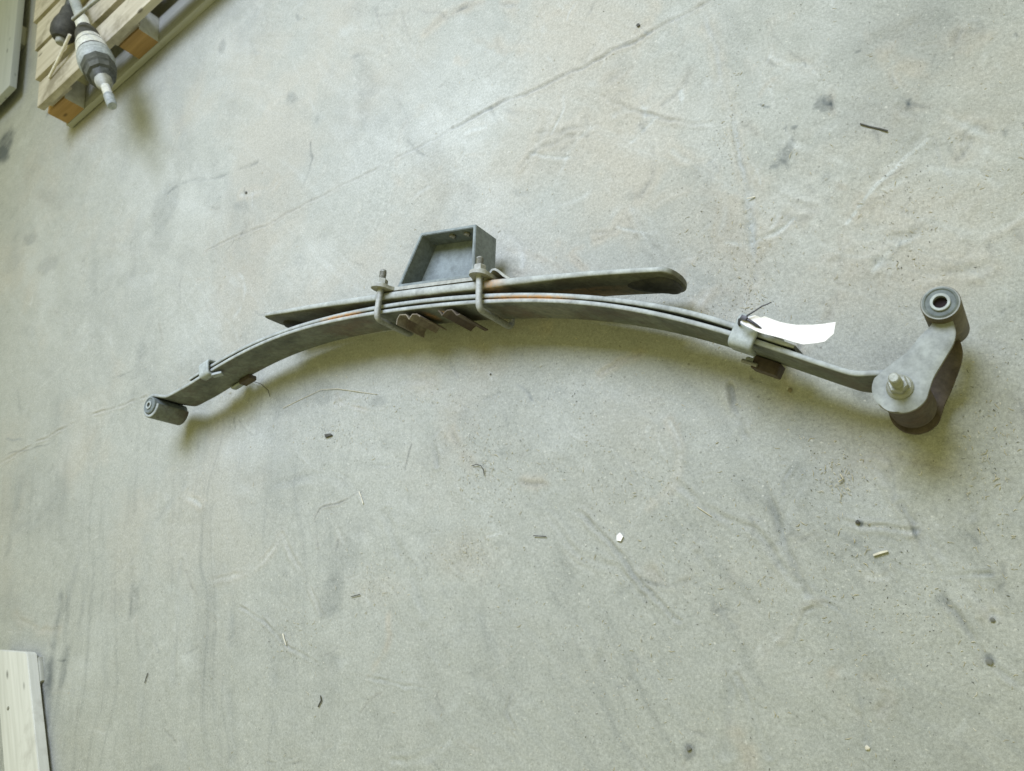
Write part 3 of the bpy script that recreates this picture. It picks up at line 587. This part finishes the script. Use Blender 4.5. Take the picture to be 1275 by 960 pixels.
def shackle_plate(name, z0, z1, lift, parent, mat, send):
    ss = np.concatenate([-REND * np.cos(np.linspace(0, math.pi / 2, 16)), np.linspace(0, send, 30)[1:]]); n = len(ss); vs = []; fs = []; m_ = 9
    hw = np.array([halfwidths(s) for s in ss]); k = hw.copy()
    for _ in range(3):
        k[18:-1] = (hw[17:-2] + 2 * hw[18:-1] + hw[19:]) / 4; hw = k.copy()
    for top in (0, 1):
        for i, s in enumerate(ss):
            a_, b_ = hw[i]; t = min(1, max(0, (s - .02) / (.055))); t = t * t * (3 - 2 * t)
            for j in range(m_):
                q = j / (m_ - 1); wv = a_ + (b_ - a_) * q
                edge = .0016 if (j in (0, m_ - 1)) else 0
                p = EYE_R + ax * s + pr * (wv if not edge else wv); vs.append((p[0], p[1], (z1 - edge if top else z0 + edge * .6) + lift * t))
    g = lambda t, i, j: t * n * m_ + i * m_ + j
    for i in range(n - 1):
        for j in range(m_ - 1):
            fs.append((g(1, i, j), g(1, i + 1, j), g(1, i + 1, j + 1), g(1, i, j + 1))); fs.append((g(0, i, j), g(0, i, j + 1), g(0, i + 1, j + 1), g(0, i + 1, j)))
        for j in (0, m_ - 1): fs.append((g(0, i, j), g(0, i + 1, j), g(1, i + 1, j), g(1, i, j)))
    for i in (0, n - 1):
        for j in range(m_ - 1): fs.append((g(0, i, j), g(0, i, j + 1), g(1, i, j + 1), g(1, i, j)))
    return obj(name, vs, fs, mat, parent, sharp=40)
shp = shackle_plate('shackle_plate', ZP0, ZP1, 0.0, spring, 'shackle', LS - RT * .55)
shb = shackle_plate('shackle_plate', .0125, .0195, .034, spring, 'rustdark', LS - RT * .55)
tb = lathe('shackle_tube', 'tubewall', spring, (TUBE[0], TUBE[1], .042), (0, 0, 1), [(0, RT - .004), (0, RT - .001), (.002, RT), (.083, RT), (.0842, RT - .0006), (.0842, RT - .0022), (.080, RT - .0023)])
tz = bushing(TUBE, RT - .0006, .0435, .1272, spring, .37, .53)
# shackle bolt
bz = ZP1
fl_ = lathe('flange_nut', 'zinc', spring, (EYE_R[0], EYE_R[1], bz), (0, 0, 1), [(0, .0058), (0, .0126), (.0022, .0126), (.0050, .0106), (.006, .0058)])
hexnut('nut_body', 'zinc', fl_, (EYE_R[0], EYE_R[1], bz + .0042), (0, 0, 1), .0100, .0100)
pr_ = [(0, .0056)]; z_ = 0
for k in range(15): pr_ += [(.0012 + k * .0020, .0056), (.0022 + k * .0020, .0047)]
pr_ += [(.0335, .0052), (.0348, .0040), (.0348, 0)]
lathe('bolt_thread', 'zinc', spring, (EYE_R[0], EYE_R[1], bz + .001), (0, 0, 1), pr_, 24)
hexnut('bolt_head', 'rustdark', spring, (EYE_R[0], EYE_R[1], .0005), (0, 0, 1), .0125, .0122)

# ------------------------------------------------------------------ centre clamp: plate, U-bolts, bracket, shims
def ubolt(pb, pt):
    b = P(*pb, .1085); t = P(*pt, .1085); d = (t - b).normalized(); print('ubolt', b, t, (t - b).length)
    b2 = b.copy(); lo = Vector((b.x, b.y, 0.0240)); t2 = Vector((t.x, t.y, 0.0240))
    path = fillet([t, b, lo, t2], .011, 8)
    o = tube('u_bolt', 'bolt', spring, path, .0050, 16)
    return o, d, b, t
U1 = ubolt((468.5, 396.5), (477.5, 337)); U2 = ubolt((596, 384.5), (597.5, 321))
def conv_y(x): return np.polyval(ch, x)
# clamp plate lies on the convex side of the helper leaf, with an ear at each U-bolt leg
def leg_hit(U):
    """where the U-bolt leg crosses the helper's convex face"""
    b, d = U[2], U[1]
    for k in range(400):
        p = b + d * (k * .0005)
        if p.y > conv_y(p.x): return p
h1, h2 = leg_hit(U1), leg_hit(U2); pd = Vector((h2.x - h1.x, h2.y - h1.y, 0)); PLW = pd.length; pdn = pd.normalized(); pn = Vector((-pdn.y, pdn.x, 0)); print('plate', h1, h2, PLW)
PT = .0055; off0 = .0015
def ear_poly():
    pts = []
    e = .017; top, bot = .1235, .0065
    for cx in (0, PLW):
        pass
    def arc(cx, cz, r, a0, a1, n=8): return [(cx + r * math.cos(math.radians(a0 + (a1 - a0) * k / n)), cz + r * math.sin(math.radians(a0 + (a1 - a0) * k / n))) for k in range(n + 1)]
    pts += arc(0, .109, .0155, 180, 0) + [(.020, .0985), (PLW - .020, .0985)] + arc(PLW, .109, .0155, 180, 0)
    pts += [(PLW + .0155, .021)] + arc(PLW, .021, .0155, 0, -180) + [(PLW - .020, .0315), (.020, .0315)] + arc(0, .021, .0155, 0, -180)
    return pts
ep = ear_poly(); n = len(ep); vs = []
for o_ in (off0, off0 + PT):
    for s, z in ep: vs.append(Vector((h1.x, h1.y, 0)) + pdn * s + pn * o_ + Vector((0, 0, max(z, .0052))))
fs = [tuple(range(n)), tuple(range(n, 2 * n))[::-1]] + [(i, (i + 1) % n, n + (i + 1) % n, n + i) for i in range(n)]
cp = obj('clamp_plate', vs, fs, 'plate', spring, sharp=30)
for U in (U1, U2):
    for zz in (.1085, 0.0240):
        d = U[1]; p = Vector((U[2].x, U[2].y, zz)); hp = leg_hit(U); k = (Vector((hp.x, hp.y, zz)) - p).dot(d) + off0 + PT
        wn = lathe('washer', 'zinc', spring, p + d * k, d, [(0, .005), (0, .0115), (.0022, .0115), (.0022, .005)], 28)
        hexnut('nut', 'plate', spring, p + d * (k + .0022), d, .0098, .0095, random.random())
        Lr = ((U[3] - U[2]).dot(d)) - k
        pr2 = []
        for q in range(int(Lr / .0016)): pr2 += [(q * .0016, .0056), (q * .0016 + .0008, .0049)]
        pr2 += [(Lr, .0050), (Lr + .001, .0040), (Lr + .001, 0)]
        lathe('stud_thread', 'thread', spring, p + d * k, d, pr2, 18)
# folded lug beside the right ear
def folded(name, mat, parent, px, z0, z1, t=.0028, zpx=None):
    pts = [P2(*p, z1 if zpx is None else zpx) for p in px]; pts = np.array(pts); tg = np.gradient(pts, axis=0); tg /= np.linalg.norm(tg, axis=1)[:, None]; nm = np.stack([-tg[:, 1], tg[:, 0]], 1)
    poly = list(pts + nm * t / 2) + list((pts - nm * t / 2)[::-1]); return prism(name, mat, parent, poly, z0, z1)
folded('folded_lug', 'plate', spring, [(602, 350), (606, 345), (612.5, 335.8), (616, 335), (620, 337), (627, 343), (634, 347)], .045, .100, .0034)
# trapezoid bump-stop bracket, open upwards
BT, BB = .0925, .0375; A_, B_, Cr, Dl = [P2(*p, BT) for p in ((523.8, 290), (592.6, 279), (589.5, 345), (494, 358))]
def ring_in(poly, t):
    poly = np.array(poly); n = len(poly); out = []; cen_ = poly.mean(0)
    for i in range(n):
        p0, p1, p2 = poly[i - 1], poly[i], poly[(i + 1) % n]; d1 = (p1 - p0) / np.linalg.norm(p1 - p0); d2 = (p2 - p1) / np.linalg.norm(p2 - p1)
        n1 = np.array([-d1[1], d1[0]]); n2 = np.array([-d2[1], d2[0]])
        if n1 @ (cen_ - p1) < 0: n1, n2 = -n1, -n2
        k = (n1 + n2) / (1 + n1 @ n2); out.append(p1 + k * t)
    return out
oc = [A_, B_, Cr, Dl]; ic = ring_in(oc, .0052); vs = []; fs = []
for poly in (oc, ic):
    for z in (BB, BT): vs += [(p[0], p[1], z) for p in poly]
for i in range(4):
    j = (i + 1) % 4
    fs += [(i, j, 4 + j, 4 + i), (8 + i, 8 + j, 12 + j, 12 + i), (4 + i, 4 + j, 12 + j, 12 + i), (i, j, 8 + j, 8 + i)]
bm = bmesh.new(); bv = [bm.verts.new(v) for v in vs]; [bm.faces.new([bv[k] for k in f]) for f in fs]; bmesh.ops.recalc_face_normals(bm, faces=bm.faces[:])
bmesh.ops.bevel(bm, geom=bm.edges[:], offset=.0009, segments=2, affect='EDGES'); bm.verts.index_update()
br = obj('bracket', [v.co.copy() for v in bm.verts], [[v.index for v in f.verts] for f in bm.faces], 'bracket', spring); bm.free()
ib = ring_in(oc, .0030)
prism('bracket_base', 'bracket', br, ib, BT - .0440, BT - .0385)
for q in (.52, .80):
    p = np.array(ic[0]) * (1 - q) + np.array(ic[1]) * q; nrm = np.array(ic[3]) - np.array(ic[0]); nrm /= np.linalg.norm(nrm)
    hexnut('bracket_bolt', 'thread', br, (p[0], p[1], BT - .014), (nrm[0], nrm[1], 0), .0055, .005)
# folded sheet shims under the main leaf, between the U-bolts
folded('folded_shim', 'shim', spring, [(493.6, 404), (494.5, 397.5), (497.5, 392), (505.2, 391.6), (507.2, 393.8), (509.4, 397.4), (511.2, 394.2), (513.4, 391.2), (519, 391.0), (523, 394)], .032, .0985, .0016)
folded('folded_shim', 'rustdark', spring, [(545.6, 386.6), (548, 388.5), (550.4, 392.6), (553, 389.4), (556.6, 386.2), (562.5, 385.6), (565.5, 388.6), (568.6, 392.2), (572.5, 391)], .026, .0985, .0018)
for px in ((533, 397, .010, .016), (553, 400, .010, .010)):
    pass
# rebound clips
def clip(px, wdt, t, n0, n1, z0, z1, lip, mat, name='rebound_clip', skew=0):
    x = P2(*px, ZT)[0]; nn, tt = normal_at(cm, x); c0 = np.array([x, np.polyval(cm, x)])
    prof = [(n0, z1 - lip), (n0, z1), (n1, z1), (n1, z0), (n0, z0), (n0, z0 + lip)]
    prof = [(v.x, v.y) for v in fillet([Vector((a, b, 0)) for a, b in prof], .0085, 8)]
    pr3 = np.array(prof); tg = np.gradient(pr3, axis=0); tg /= np.linalg.norm(tg, axis=1)[:, None]; nm = np.stack([-tg[:, 1], tg[:, 0]], 1)
    vs = []; fs = []
    for i in range(len(pr3)):
        for (a, s) in ((-1, -1), (1, -1), (1, 1), (-1, 1)):
            bulge = .0
            q = pr3[i] + nm[i] * a * t / 2; d = s * wdt / 2 + skew * (q[1] - .065)
            p = c0 + nn * q[0] + tt * d; vs.append((p[0], p[1], q[1]))
    for i in range(len(pr3) - 1):
        for k in range(4): fs.append((i * 4 + k, i * 4 + (k + 1) % 4, i * 4 + 4 + (k + 1) % 4, i * 4 + 4 + k))
    fs += [(0, 1, 2, 3), tuple(range(len(vs) - 4, len(vs)))]
    o = obj(name, vs, fs, mat, spring, sharp=60)
    b = o.modifiers.new('bevel', 'BEVEL'); b.width = min(t * .42, .0024); b.segments = 3; b.limit_method = 'ANGLE'
    return o, c0, nn, tt
c1 = clip((257, 463), .026, .0055, -TM - .0045, .0170, .0225, .1055, .014, 'clip')
c2 = clip((929, 417), .030, .0065, -TM - .0085, .0205, .0200, .1065, .022, 'clip')
def on_clip(c, s, n, z): p = c[1] + c[2] * n + c[3] * s; return Vector((p[0], p[1], z))
# riveted pads and clip bolts on the concave side
v3 = lambda a: Vector((a[0], a[1], 0))
box('clip_foot', 'clip', spring, on_clip(c1, .018, -TM - .006, .090), .020, .005, .012, v3(c1[3]) + Vector((0, 0, -.5)), (0, 0, 1), .0015)
box('clip_pad', 'rustdark', spring, on_clip(c1, .030, -TM - .0052, .031), .030, .0095, .018, v3(c1[3]), (0, 0, 1), .002)
box('clip_pad', 'rustdark', spring, on_clip(c2, .012, -TM - .0090, .032), .034, .016, .021, v3(c2[3]), (0, 0, 1), .002)
tube('clip_bolt', 'thread', spring, [on_clip(c2, -.016, -TM - .0130, .0455), on_clip(c2, .004, -TM - .0130, .0450)], .0024)
tube('clip_rivet', 'thread', spring, [on_clip(c2, .0, .0180, .070), on_clip(c2, .0, .0275, .070)], .006)
print('clip1', c1[1], 'clip2', c2[1])

# ------------------------------------------------------------------ paper tag with its tie
tp = thing('paper_tag', 'torn white paper tag tied to the right clip of the leaf spring', 'paper tag', P(930, 405, .12))
tu = [(921.8,400.6),(926,397),(931.8,394.7),(940,392.4),(947.6,395.3),(951.8,393.5),(962,397.6),(970.6,400.6),(981,402.9),(991.8,404.4),(1011.8,404.4),(1026,403),(1040.6,400.8)]
tl = [(922.5,401.8),(928,405.6),(935,408.8),(941,412),(948,414.7),(956,416.9),(966,419.3),(975.3,421.8),(987,425.4),(1000,428.8),(1017.6,427),(1027,425.2),(1038,415.5)]
ns = len(tu); zprof = [.1245, .1245, .124, .123, .1215, .120, .1165, .113, .109, .106, .107, .111, .117]; vs = []; K = 7
for side in (0, 1):
    for i in range(ns):
        for j in range(K):
            q = j / (K - 1); x = tu[i][0] * (1 - q) + tl[i][0] * q; y = tu[i][1] * (1 - q) + tl[i][1] * q
            z = zprof[i] + .0008 * math.sin(i * .8 + q) + .002 * q
            p = P(x, y, z); vs.append((p.x, p.y, p.z - side * .0006))
fs = []; g = lambda s, i, j: s * ns * K + i * K + j
for s in (0, 1):
    for i in range(ns - 1):
        for j in range(K - 1): fs.append((g(s, i, j), g(s, i + 1, j), g(s, i + 1, j + 1), g(s, i, j + 1)))
for i in range(ns - 1):
    for j in (0, K - 1): fs.append((g(0, i, j), g(0, i + 1, j), g(1, i + 1, j), g(1, i, j)))
for j in range(K - 1):
    for i in (0, ns - 1): fs.append((g(0, i, j), g(0, i, j + 1), g(1, i, j + 1), g(1, i, j)))
obj('paper_sheet', vs, fs, 'paper', tp, sharp=60)
tube('tie_strap', 'tie', tp, [P(948, 409.3, .1215), P(941, 404.5, .1262), P(933, 399.2, .1278), P(926, 396.3, .127), P(921, 398, .122), P(920, 403, .112), P(922.5, 407.5, .104)], [.0011, .0017, .0018, .0022, .0018, .0016, .0015], 10)
box('tie_head', 'tie', tp, P(926.5, 395.8, .1288), .0075, .005, .004, P(933, 399, .128) - P(926, 396, .128), (0, 0, 1), .0008)
tube('tie_tail', 'tie', tp, [P(926.5, 396, .128), P(932, 392, .1295), P(940, 387, .130), P(949, 381, .130), P(955, 379, .129), P(960.5, 376, .128)], [.0011, .0010, .0008, .0008, .0007, .0006], 8)

# ------------------------------------------------------------------ wooden pallet at the upper left, with shafts lying on it
pc = P(90, 160, 0); pu = (P(270, 0, 0) - pc).normalized(); pv = Vector((-pu.y, pu.x, 0)); ZD = .118
pal = thing('wooden_pallet', 'pale wooden pallet with brown blocks carrying steel shafts, behind the leaf spring', 'pallet', pc)
def pp(a, b, z): return pc + pu * a + pv * b + Vector((0, 0, z))
PL = 1.2; BW = .098
for a0_, b0_, wd_ in ((.030, -.022, .092), (.004, .104, .114), (-.020, .240, .114), (-.048, .382, .125), (-.07, .53, .12)):
    box('deck_board', 'wood', pal, pp(a0_ + PL / 2, b0_ + wd_ / 2, ZD - .010), PL, wd_, .020, pu + pv * random.uniform(-.004, .004), (0, 0, 1), .0015, .0012)
for a in (.085, .40, 1.10):
    box('cross_board', 'wood', pal, pp(a, .338, ZD - .0305), .10, .665, .0195, pu, (0, 0, 1), .0015)
for b in (.046, .31, .58):
    box('bottom_board', 'woodgrey', pal, pp(PL / 2, b, .010), PL, .096, .0185, pu, (0, 0, 1), .0015, .001)
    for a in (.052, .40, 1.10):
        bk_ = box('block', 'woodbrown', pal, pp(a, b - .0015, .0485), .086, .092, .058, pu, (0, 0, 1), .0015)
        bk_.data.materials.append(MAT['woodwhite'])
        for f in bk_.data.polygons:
            if f.normal.x > .8: f.material_index = 1          # paler wood on one face of the block
# ---- drive shaft with joint
a0 = P(92.6, 0, .160); a1 = P(139.5, 131, .160); axd = (a1 - a0).normalized(); AL = (a1 - a0).length
ds = thing('drive_shaft', 'grey drive shaft with bright joint and splined tip overhanging the pallet edge', 'drive shaft', (a0.x, a0.y, ZD))
def along(y):
    p = P(92.6 + 46.9 * y / 131, y, .160); return (p - a0).dot(axd)
print('cv axis len', AL)
rr_ = lambda px_, y: px_ * (P(92.6 + 46.9 * y / 131, y, .160) - Vector((0, 0, HC))).length / math.sqrt(F * F + 520 ** 2 + 420 ** 2) * .93
K_ = .80
def lathe_k(name, mat, parent, base, axis, prof, seg=40): return lathe(name, mat, parent, base, axis, [(d, r * K_) for d, r in prof], seg)
lathe_k('shaft', 'greysteel', ds, a0 - axd * .55, axd, [(0, 0), (0, .016), (.55 + along(20), .0175), (.55 + along(26), .0175)])
lathe_k('collar', 'bright', ds, a0 + axd * along(24), axd, [(0, .0165), (.004, .0225), (along(36) - along(24), .0235), (along(37) - along(24), .020)])
lathe_k('boot', 'rubber', ds, a0 + axd * along(36.5), axd, [(0, .021), (.004, .0265), (.010, .025), (.016, .0305), (.022, .029), (.030, .035), (.040, .037), (along(55) - along(36.5), .041)])
y0 = along(54)
lathe_k('joint_bell', 'bright', ds, a0 + axd * y0, axd, [(0, .036), (.002, .0425), (.007, .044), (.016, .0455), (along(69) - y0, .0515), (along(70) - y0, .049)])
yr = along(69.5); lathe_k('seal_band', 'rubber', ds, a0 + axd * yr, axd, [(0, .046), (0, .0505), (along(72) - yr, .0515), (along(72) - yr, .046)])
yr = along(71.8); lathe_k('joint_ring', 'greysteel', ds, a0 + axd * yr, axd, [(0, .047), (.001, .0535), (along(76) - yr, .0545), (along(76.5) - yr, .052), (along(77) - yr, .0545), (along(81) - yr, .0535), (along(83) - yr, .047)])
yr = along(60); lathe_k('boot_clamp', 'rubber', ds, a0 + axd * yr, axd, [(0, .0440), (.0005, .0470), (.0035, .0476), (.004, .0445)])
y1 = along(82)
lathe_k('joint_housing', 'darkcast', ds, a0 + axd * y1, axd, [(0, .042), (.003, .0505), (along(89) - y1, .0505), (along(90) - y1, .045), (along(95) - y1, .043), (along(95.5) - y1, .034), (along(99) - y1, .032), (along(101) - y1, .024), (along(102) - y1, .0)], 9)
y2 = along(97)
lathe_k('stub_nose', 'plate', ds, a0 + axd * y2, axd, [(0, .026), (along(104) - y2, .024), (along(108) - y2, .016), (along(109) - y2, .012)])
y3 = along(107)
lathe_k('spline', 'bright', ds, a0 + axd * y3, axd, [(0, .0135), (along(119) - y3, .0135), (along(119.5) - y3, .011)])
y4 = along(119)
pq = [(0, .0115)]
for k in range(12): pq += [(.002 + k * .0030, .0150), (.0035 + k * .0030, .0138)]
pq += [(along(131) - y4, .0148), (along(132) - y4, .012), (along(132) - y4, 0)]
lathe_k('threaded_end', 'greysteel', ds, a0 + axd * y4, axd, pq, 26)
# ---- second, dark shaft behind it
b0 = P(93, -10, .152); b1 = P(79, 40, .152); bd = (b1 - b0).normalized(); BL = (b1 - b0).length; print('shaft2', BL)
s2 = thing('axle_shaft', 'dark axle shaft with rubber boot and pale round tip, left of the bright joint', 'axle shaft', (b1.x, b1.y, ZD))
lathe('shaft', 'darkcast', s2, b0 - bd * .5, bd, [(0, 0), (0, .014), (.5 + BL * .45, .015)])
lathe('boot', 'rubber', s2, b0 + bd * BL * .40, bd, [(0, .015), (.01, .020), (.03, .022), (.05, .030), (.07, .034), (.09, .032), (.102, .024), (.105, .0)])
lathe('stub_tip', 'plate', s2, b0 + bd * (BL * .40 + .102), bd, [(0, .014), (.012, .0135), (.015, .011), (.015, 0)])
# ---- thin pale rods
r1 = tube('thin_rod', 'palechip', None, [P(87, 43, .150), P(75, 69, .137), P(61, 97, .123)], [.0042, .0042, .004], 10); tag(r1, 'thin pale rod slanting down from the dark axle shaft onto the front pallet board', 'rod')
r2 = tube('thin_rod', 'plate', None, [P(91, 24, .205), P(103, 14, .206), P(128, -6, .210)], .005, 10); tag(r2, 'thin grey rod lying across the drive shaft at the top edge', 'rod')

# ------------------------------------------------------------------ grey board stack in the far corner
gb = thing('board_stack', 'weathered grey board on a low bearer in the upper left corner', 'board', P(10, 120, 0))
GZ = .050; g0 = P(12, 106, GZ); g1 = P(23, -4, GZ); gd = (g1 - g0).normalized(); gn = Vector((-gd.y, gd.x, 0)); gn = gn if gn.x < 0 else -gn
box('board', 'greyboard', gb, g0 + gd * .60 + gn * .13 - Vector((0, 0, .011)), 1.2, .26, .022, gd, (0, 0, 1), .002, .001)
for q_ in (.30, 1.0):
    box('bearer', 'woodgrey', gb, g0 + gd * q_ + gn * .14 + Vector((0, 0, -.022 - .0145)), .09, .22, .029, gd, (0, 0, 1), .002)

# ------------------------------------------------------------------ bleached board entering at the lower left
lbz = .0305
l0 = P(33, 811, lbz); l1 = P(48.5, 962, lbz); ld = (l1 - l0).normalized(); ln = Vector((-ld.y, ld.x, 0)); ln = ln if ln.x < 0 else -ln
le = (P(-60, 806, lbz) - l0).normalized()
lb = thing('bleached_board', 'pale bleached board lying on a low bearer at the lower left edge', 'board', (l0.x, l0.y, 0))
Wb = .118; k_ = Wb / le.dot(ln); sk = le.dot(ld) * k_
poly = [(0.006, 0.0), (.78, 0), (.78, Wb), (sk, Wb), (-.002, .006)]
bm = bmesh.new(); t_ = .022
lo = [bm.verts.new((x, y, -t_)) for x, y in poly]; hi = [bm.verts.new((x, y, 0)) for x, y in poly]
bm.faces.new(hi); bm.faces.new(lo[::-1])
for i in range(5): bm.faces.new((lo[i], lo[(i + 1) % 5], hi[(i + 1) % 5], hi[i]))
bmesh.ops.recalc_face_normals(bm, faces=bm.faces[:]); bmesh.ops.bevel(bm, geom=bm.edges[:], offset=.0015, segments=2, affect='EDGES'); bm.verts.index_update()
mwb = Matrix((ld, ln, ld.cross(ln))).transposed().to_4x4(); mwb.translation = l0
if mwb.to_3x3().determinant() > 0 and ld.cross(ln).z < 0:
    for v in bm.verts: v.co.z = -v.co.z
obj('board', [v.co.copy() for v in bm.verts], [[v.index for v in f.verts] for f in bm.faces], 'woodwhite', lb, mw=mwb); bm.free()
nl = P(10, 882, lbz + .0005); lathe('nail_head', 'thread', lb, nl - Vector((0, 0, .001)), (0, 0, 1), [(0, .0042), (.0013, .0040), (.0016, 0)], 16)
for q_ in (.042, .60): box('bearer', 'woodgrey', lb, l0 + ld * q_ + ln * .058 + Vector((0, 0, -.022 - .0042)), .055, .124, .0082, ld, (0, 0, 1), .0015)

# ------------------------------------------------------------------ loose bits on the floor
def pebble(name, px, py, r, mat, label, cat='pebble', flat=.6):
    bm = bmesh.new(); r *= .68; bmesh.ops.create_icosphere(bm, subdivisions=2, radius=r); c0 = P(px, py, 0)
    for v in bm.verts: v.co = Vector((v.co.x * random.uniform(.8, 1.25), v.co.y * random.uniform(.8, 1.25), v.co.z * flat * random.uniform(.85, 1.15))) + c0 + Vector((0, 0, r * flat * .8))
    bm.verts.index_update(); o = obj(name, [v.co.copy() for v in bm.verts], [[v.index for v in f.verts] for f in bm.faces], mat); bm.free()
    return tag(o, label, cat)
def twig(name, pts, r, mat, label, cat, z=None):
    o = tube(name, mat, None, [P(x, y, (z[i] if z else r * .9) + random.uniform(0, .0006)) for i, (x, y) in enumerate(pts)], [r * random.uniform(.45, .8) for _ in pts], 7); return tag(o, label, cat)
def chip(name, poly, t, mat, label, cat, z=.001):
    o = prism(name, mat, None, [P2(*p, z) for p in poly], z - .0008, z + t); return tag(o, label, cat)
twig('twig', [(1071, 154), (1082, 157.4), (1094, 160), (1105, 163)], .0016, 'darkchip', 'dark straight twig near the upper right oil drips', 'twig')
chip('paper_scrap', [(768, 667), (772, 663), (776, 668), (773, 674), (768, 673)], .0008, 'paper', 'tiny white paper scrap below the middle of the leaf spring', 'paper scrap')
chip('wood_chip', [(1087, 690.5), (1096, 687), (1105, 685), (1106, 687), (1097, 689.6), (1088, 692.6)], .002, 'palechip', 'pale rectangular wood chip on the floor at lower right', 'wood chip')
twig('metal_shaving', [(588, 580), (593, 578), (599, 580), (602, 585), (603, 592)], .0010, 'darkchip', 'curled dark shaving on the floor below the centre clamp', 'shaving', [.001, .002, .003, .002, .001])
chip('dark_chip', [(405, 541), (412, 540), (414, 542), (406, 545)], .0025, 'darkchip', 'small black chip below the left half of the leaf spring', 'chip')
pebble('dark_clod', 795, 32, .0045, 'darkchip', 'dark clod on the score line at the top', 'clod')
pebble('dark_clod', 307, 240, .0042, 'darkchip', 'small dark clod on bare floor left of the bracket', 'clod')
pebble('pebble', 858, 932, .0042, 'greychip', 'grey pebble at the bottom edge right of centre')
pebble('pebble', 1232, 824, .0046, 'greychip', 'dark grey pebble at the end of the dark streak on the right')
pebble('pebble', 1068, 650, .0034, 'darkchip', 'small black pebble between the shackle and the wood chip')
pebble('pebble', 1236, 772, .0034, 'greychip', 'small grey pebble above the dark streak on the right')
pebble('clod', 984, 486, .0042, 'shim', 'rusty brown clod below the right clip', 'clod')
pebble('pale_clod', 1080, 931, .0036, 'palechip', 'pale crumb at the bottom edge near the right corner', 'clod')
twig('twig', [(437, 743), (448, 740)], .0010, 'darkchip', 'short dark twig at the edge of the oval smear lower left', 'twig')
twig('twig', [(396, 880), (400, 872), (399, 866)], .0016, 'darkchip', 'short thick dark twig near the bottom left of centre', 'twig')
twig('twig', [(180, 850), (184, 838)], .0014, 'darkchip', 'dark splinter right of the bleached board', 'twig')
twig('dry_stem', [(352, 508), (400, 485), (420, 484), (470, 491)], .0007, 'straw', 'long thin straw in the shadow of the left half of the leaf spring', 'straw')
twig('dry_stem', [(312, 474), (325, 478), (334, 486), (336, 494)], .0012, 'darkchip', 'curved dark bristle beside the left clip', 'bristle', [.004, .010, .006, .001])
twig('dry_stem', [(447, 612), (450, 620), (452, 627)], .0013, 'palechip', 'short white stem in the scuffed patch below the left half of the leaf spring', 'straw')
twig('dry_stem', [(868, 631), (886, 643)], .0010, 'straw', 'thin straw left of the long diagonal wheel track', 'straw')
twig('dry_stem', [(352, 789), (354, 797), (356, 803)], .0016, 'palechip', 'white splinter in the lower left of the floor', 'straw')
twig('dry_stem', [(930, 247), (940, 245)], .0012, 'palechip', 'pale splinter on the rough joint line', 'straw')
twig('dry_stem', [(664, 667), (680, 668)], .0009, 'darkchip', 'thin dark splinter left of the white paper scrap', 'twig')
pebble('dark_clod', 611, 466, .0022, 'darkchip', 'tiny dark crumb in the shadow below the centre clamp', 'clod')
twig('twig', [(1044, 600), (1050, 596), (1046, 590)], .0014, 'straw', 'broken bit of straw below the shackle', 'straw')

def scatter(name, mat, count, long_rng, thin_rng, label, cat, clusters, bias):
    vs = []; fs = []; made = 0; r = random.Random(hash(name) % 1000 if False else len(name) * 17 + count)
    while made < count:
        if r.random() < bias:
            cx, cy, sx, sy = r.choice(clusters); px, py = r.gauss(cx, sx), r.gauss(cy, sy)
        else: px, py = r.uniform(-20, 1295), r.uniform(-10, 975)
        if px < 330 and py < 200 - px * .6: continue
        p = P(px, py, 0); l = r.uniform(*long_rng) * (r.random() ** 1.5 + .35); t = r.uniform(*thin_rng); an = r.uniform(0, math.pi); d = Vector((math.cos(an), math.sin(an), r.uniform(-.15, .15))); q = Vector((-d.y, d.x, 0)); k = len(vs)
        c_ = p + Vector((0, 0, t * .35)); bend = q * r.uniform(-.25, .25) * l
        for e, b_ in ((-1, 0), (0, 1), (1, 0)):
            m_ = c_ + d * (e * l / 2) + bend * b_; w_ = t * (1 if e == 0 else .55)
            vs += [m_ + q * w_ / 2, m_ - q * w_ / 2, m_ + Vector((0, 0, w_ * .7))]
        for s in (0, 3): fs += [(k + s, k + s + 3, k + s + 4, k + s + 1), (k + s + 1, k + s + 4, k + s + 5, k + s + 2), (k + s + 2, k + s + 5, k + s + 3, k + s)]
        fs += [(k, k + 1, k + 2), (k + 6, k + 8, k + 7)]; made += 1
    o = obj(name, vs, fs, mat, None, smooth=False, fix=False); o['kind'] = 'stuff'; o['label'] = label; o['category'] = cat
CL = [(1130, 330, 70, 30), (935, 340, 14, 40), (910, 150, 10, 50), (470, 500, 60, 14), (590, 560, 20, 25), (620, 600, 30, 20), (580, 690, 22, 16), (360, 790, 20, 20), (1040, 590, 20, 20), (1010, 690, 60, 60), (850, 700, 60, 50), (900, 300, 40, 40),
      (1090, 760, 50, 60), (760, 850, 40, 50), (470, 725, 18, 20), (420, 545, 30, 10), (920, 400, 30, 20), (1180, 750, 40, 40), (650, 560, 80, 40), (1230, 560, 20, 60), (800, 590, 50, 40), (250, 470, 30, 14), (1150, 250, 40, 30)]
scatter('pale_crumbs', 'palechip', 2400, (.0010, .0042), (.0004, .0009), 'scattered pale straw bits and crumbs all over the floor', 'crumbs', CL, .55)
scatter('straw_crumbs', 'straw', 1400, (.0015, .0075), (.0004, .0010), 'scattered thin straw fibres in the floor dust', 'straw bits', CL, .6)
scatter('dark_crumbs', 'darkchip', 1700, (.0008, .0026), (.0004, .0009), 'scattered dark crumbs and dirt specks on the floor', 'crumbs', CL, .6)
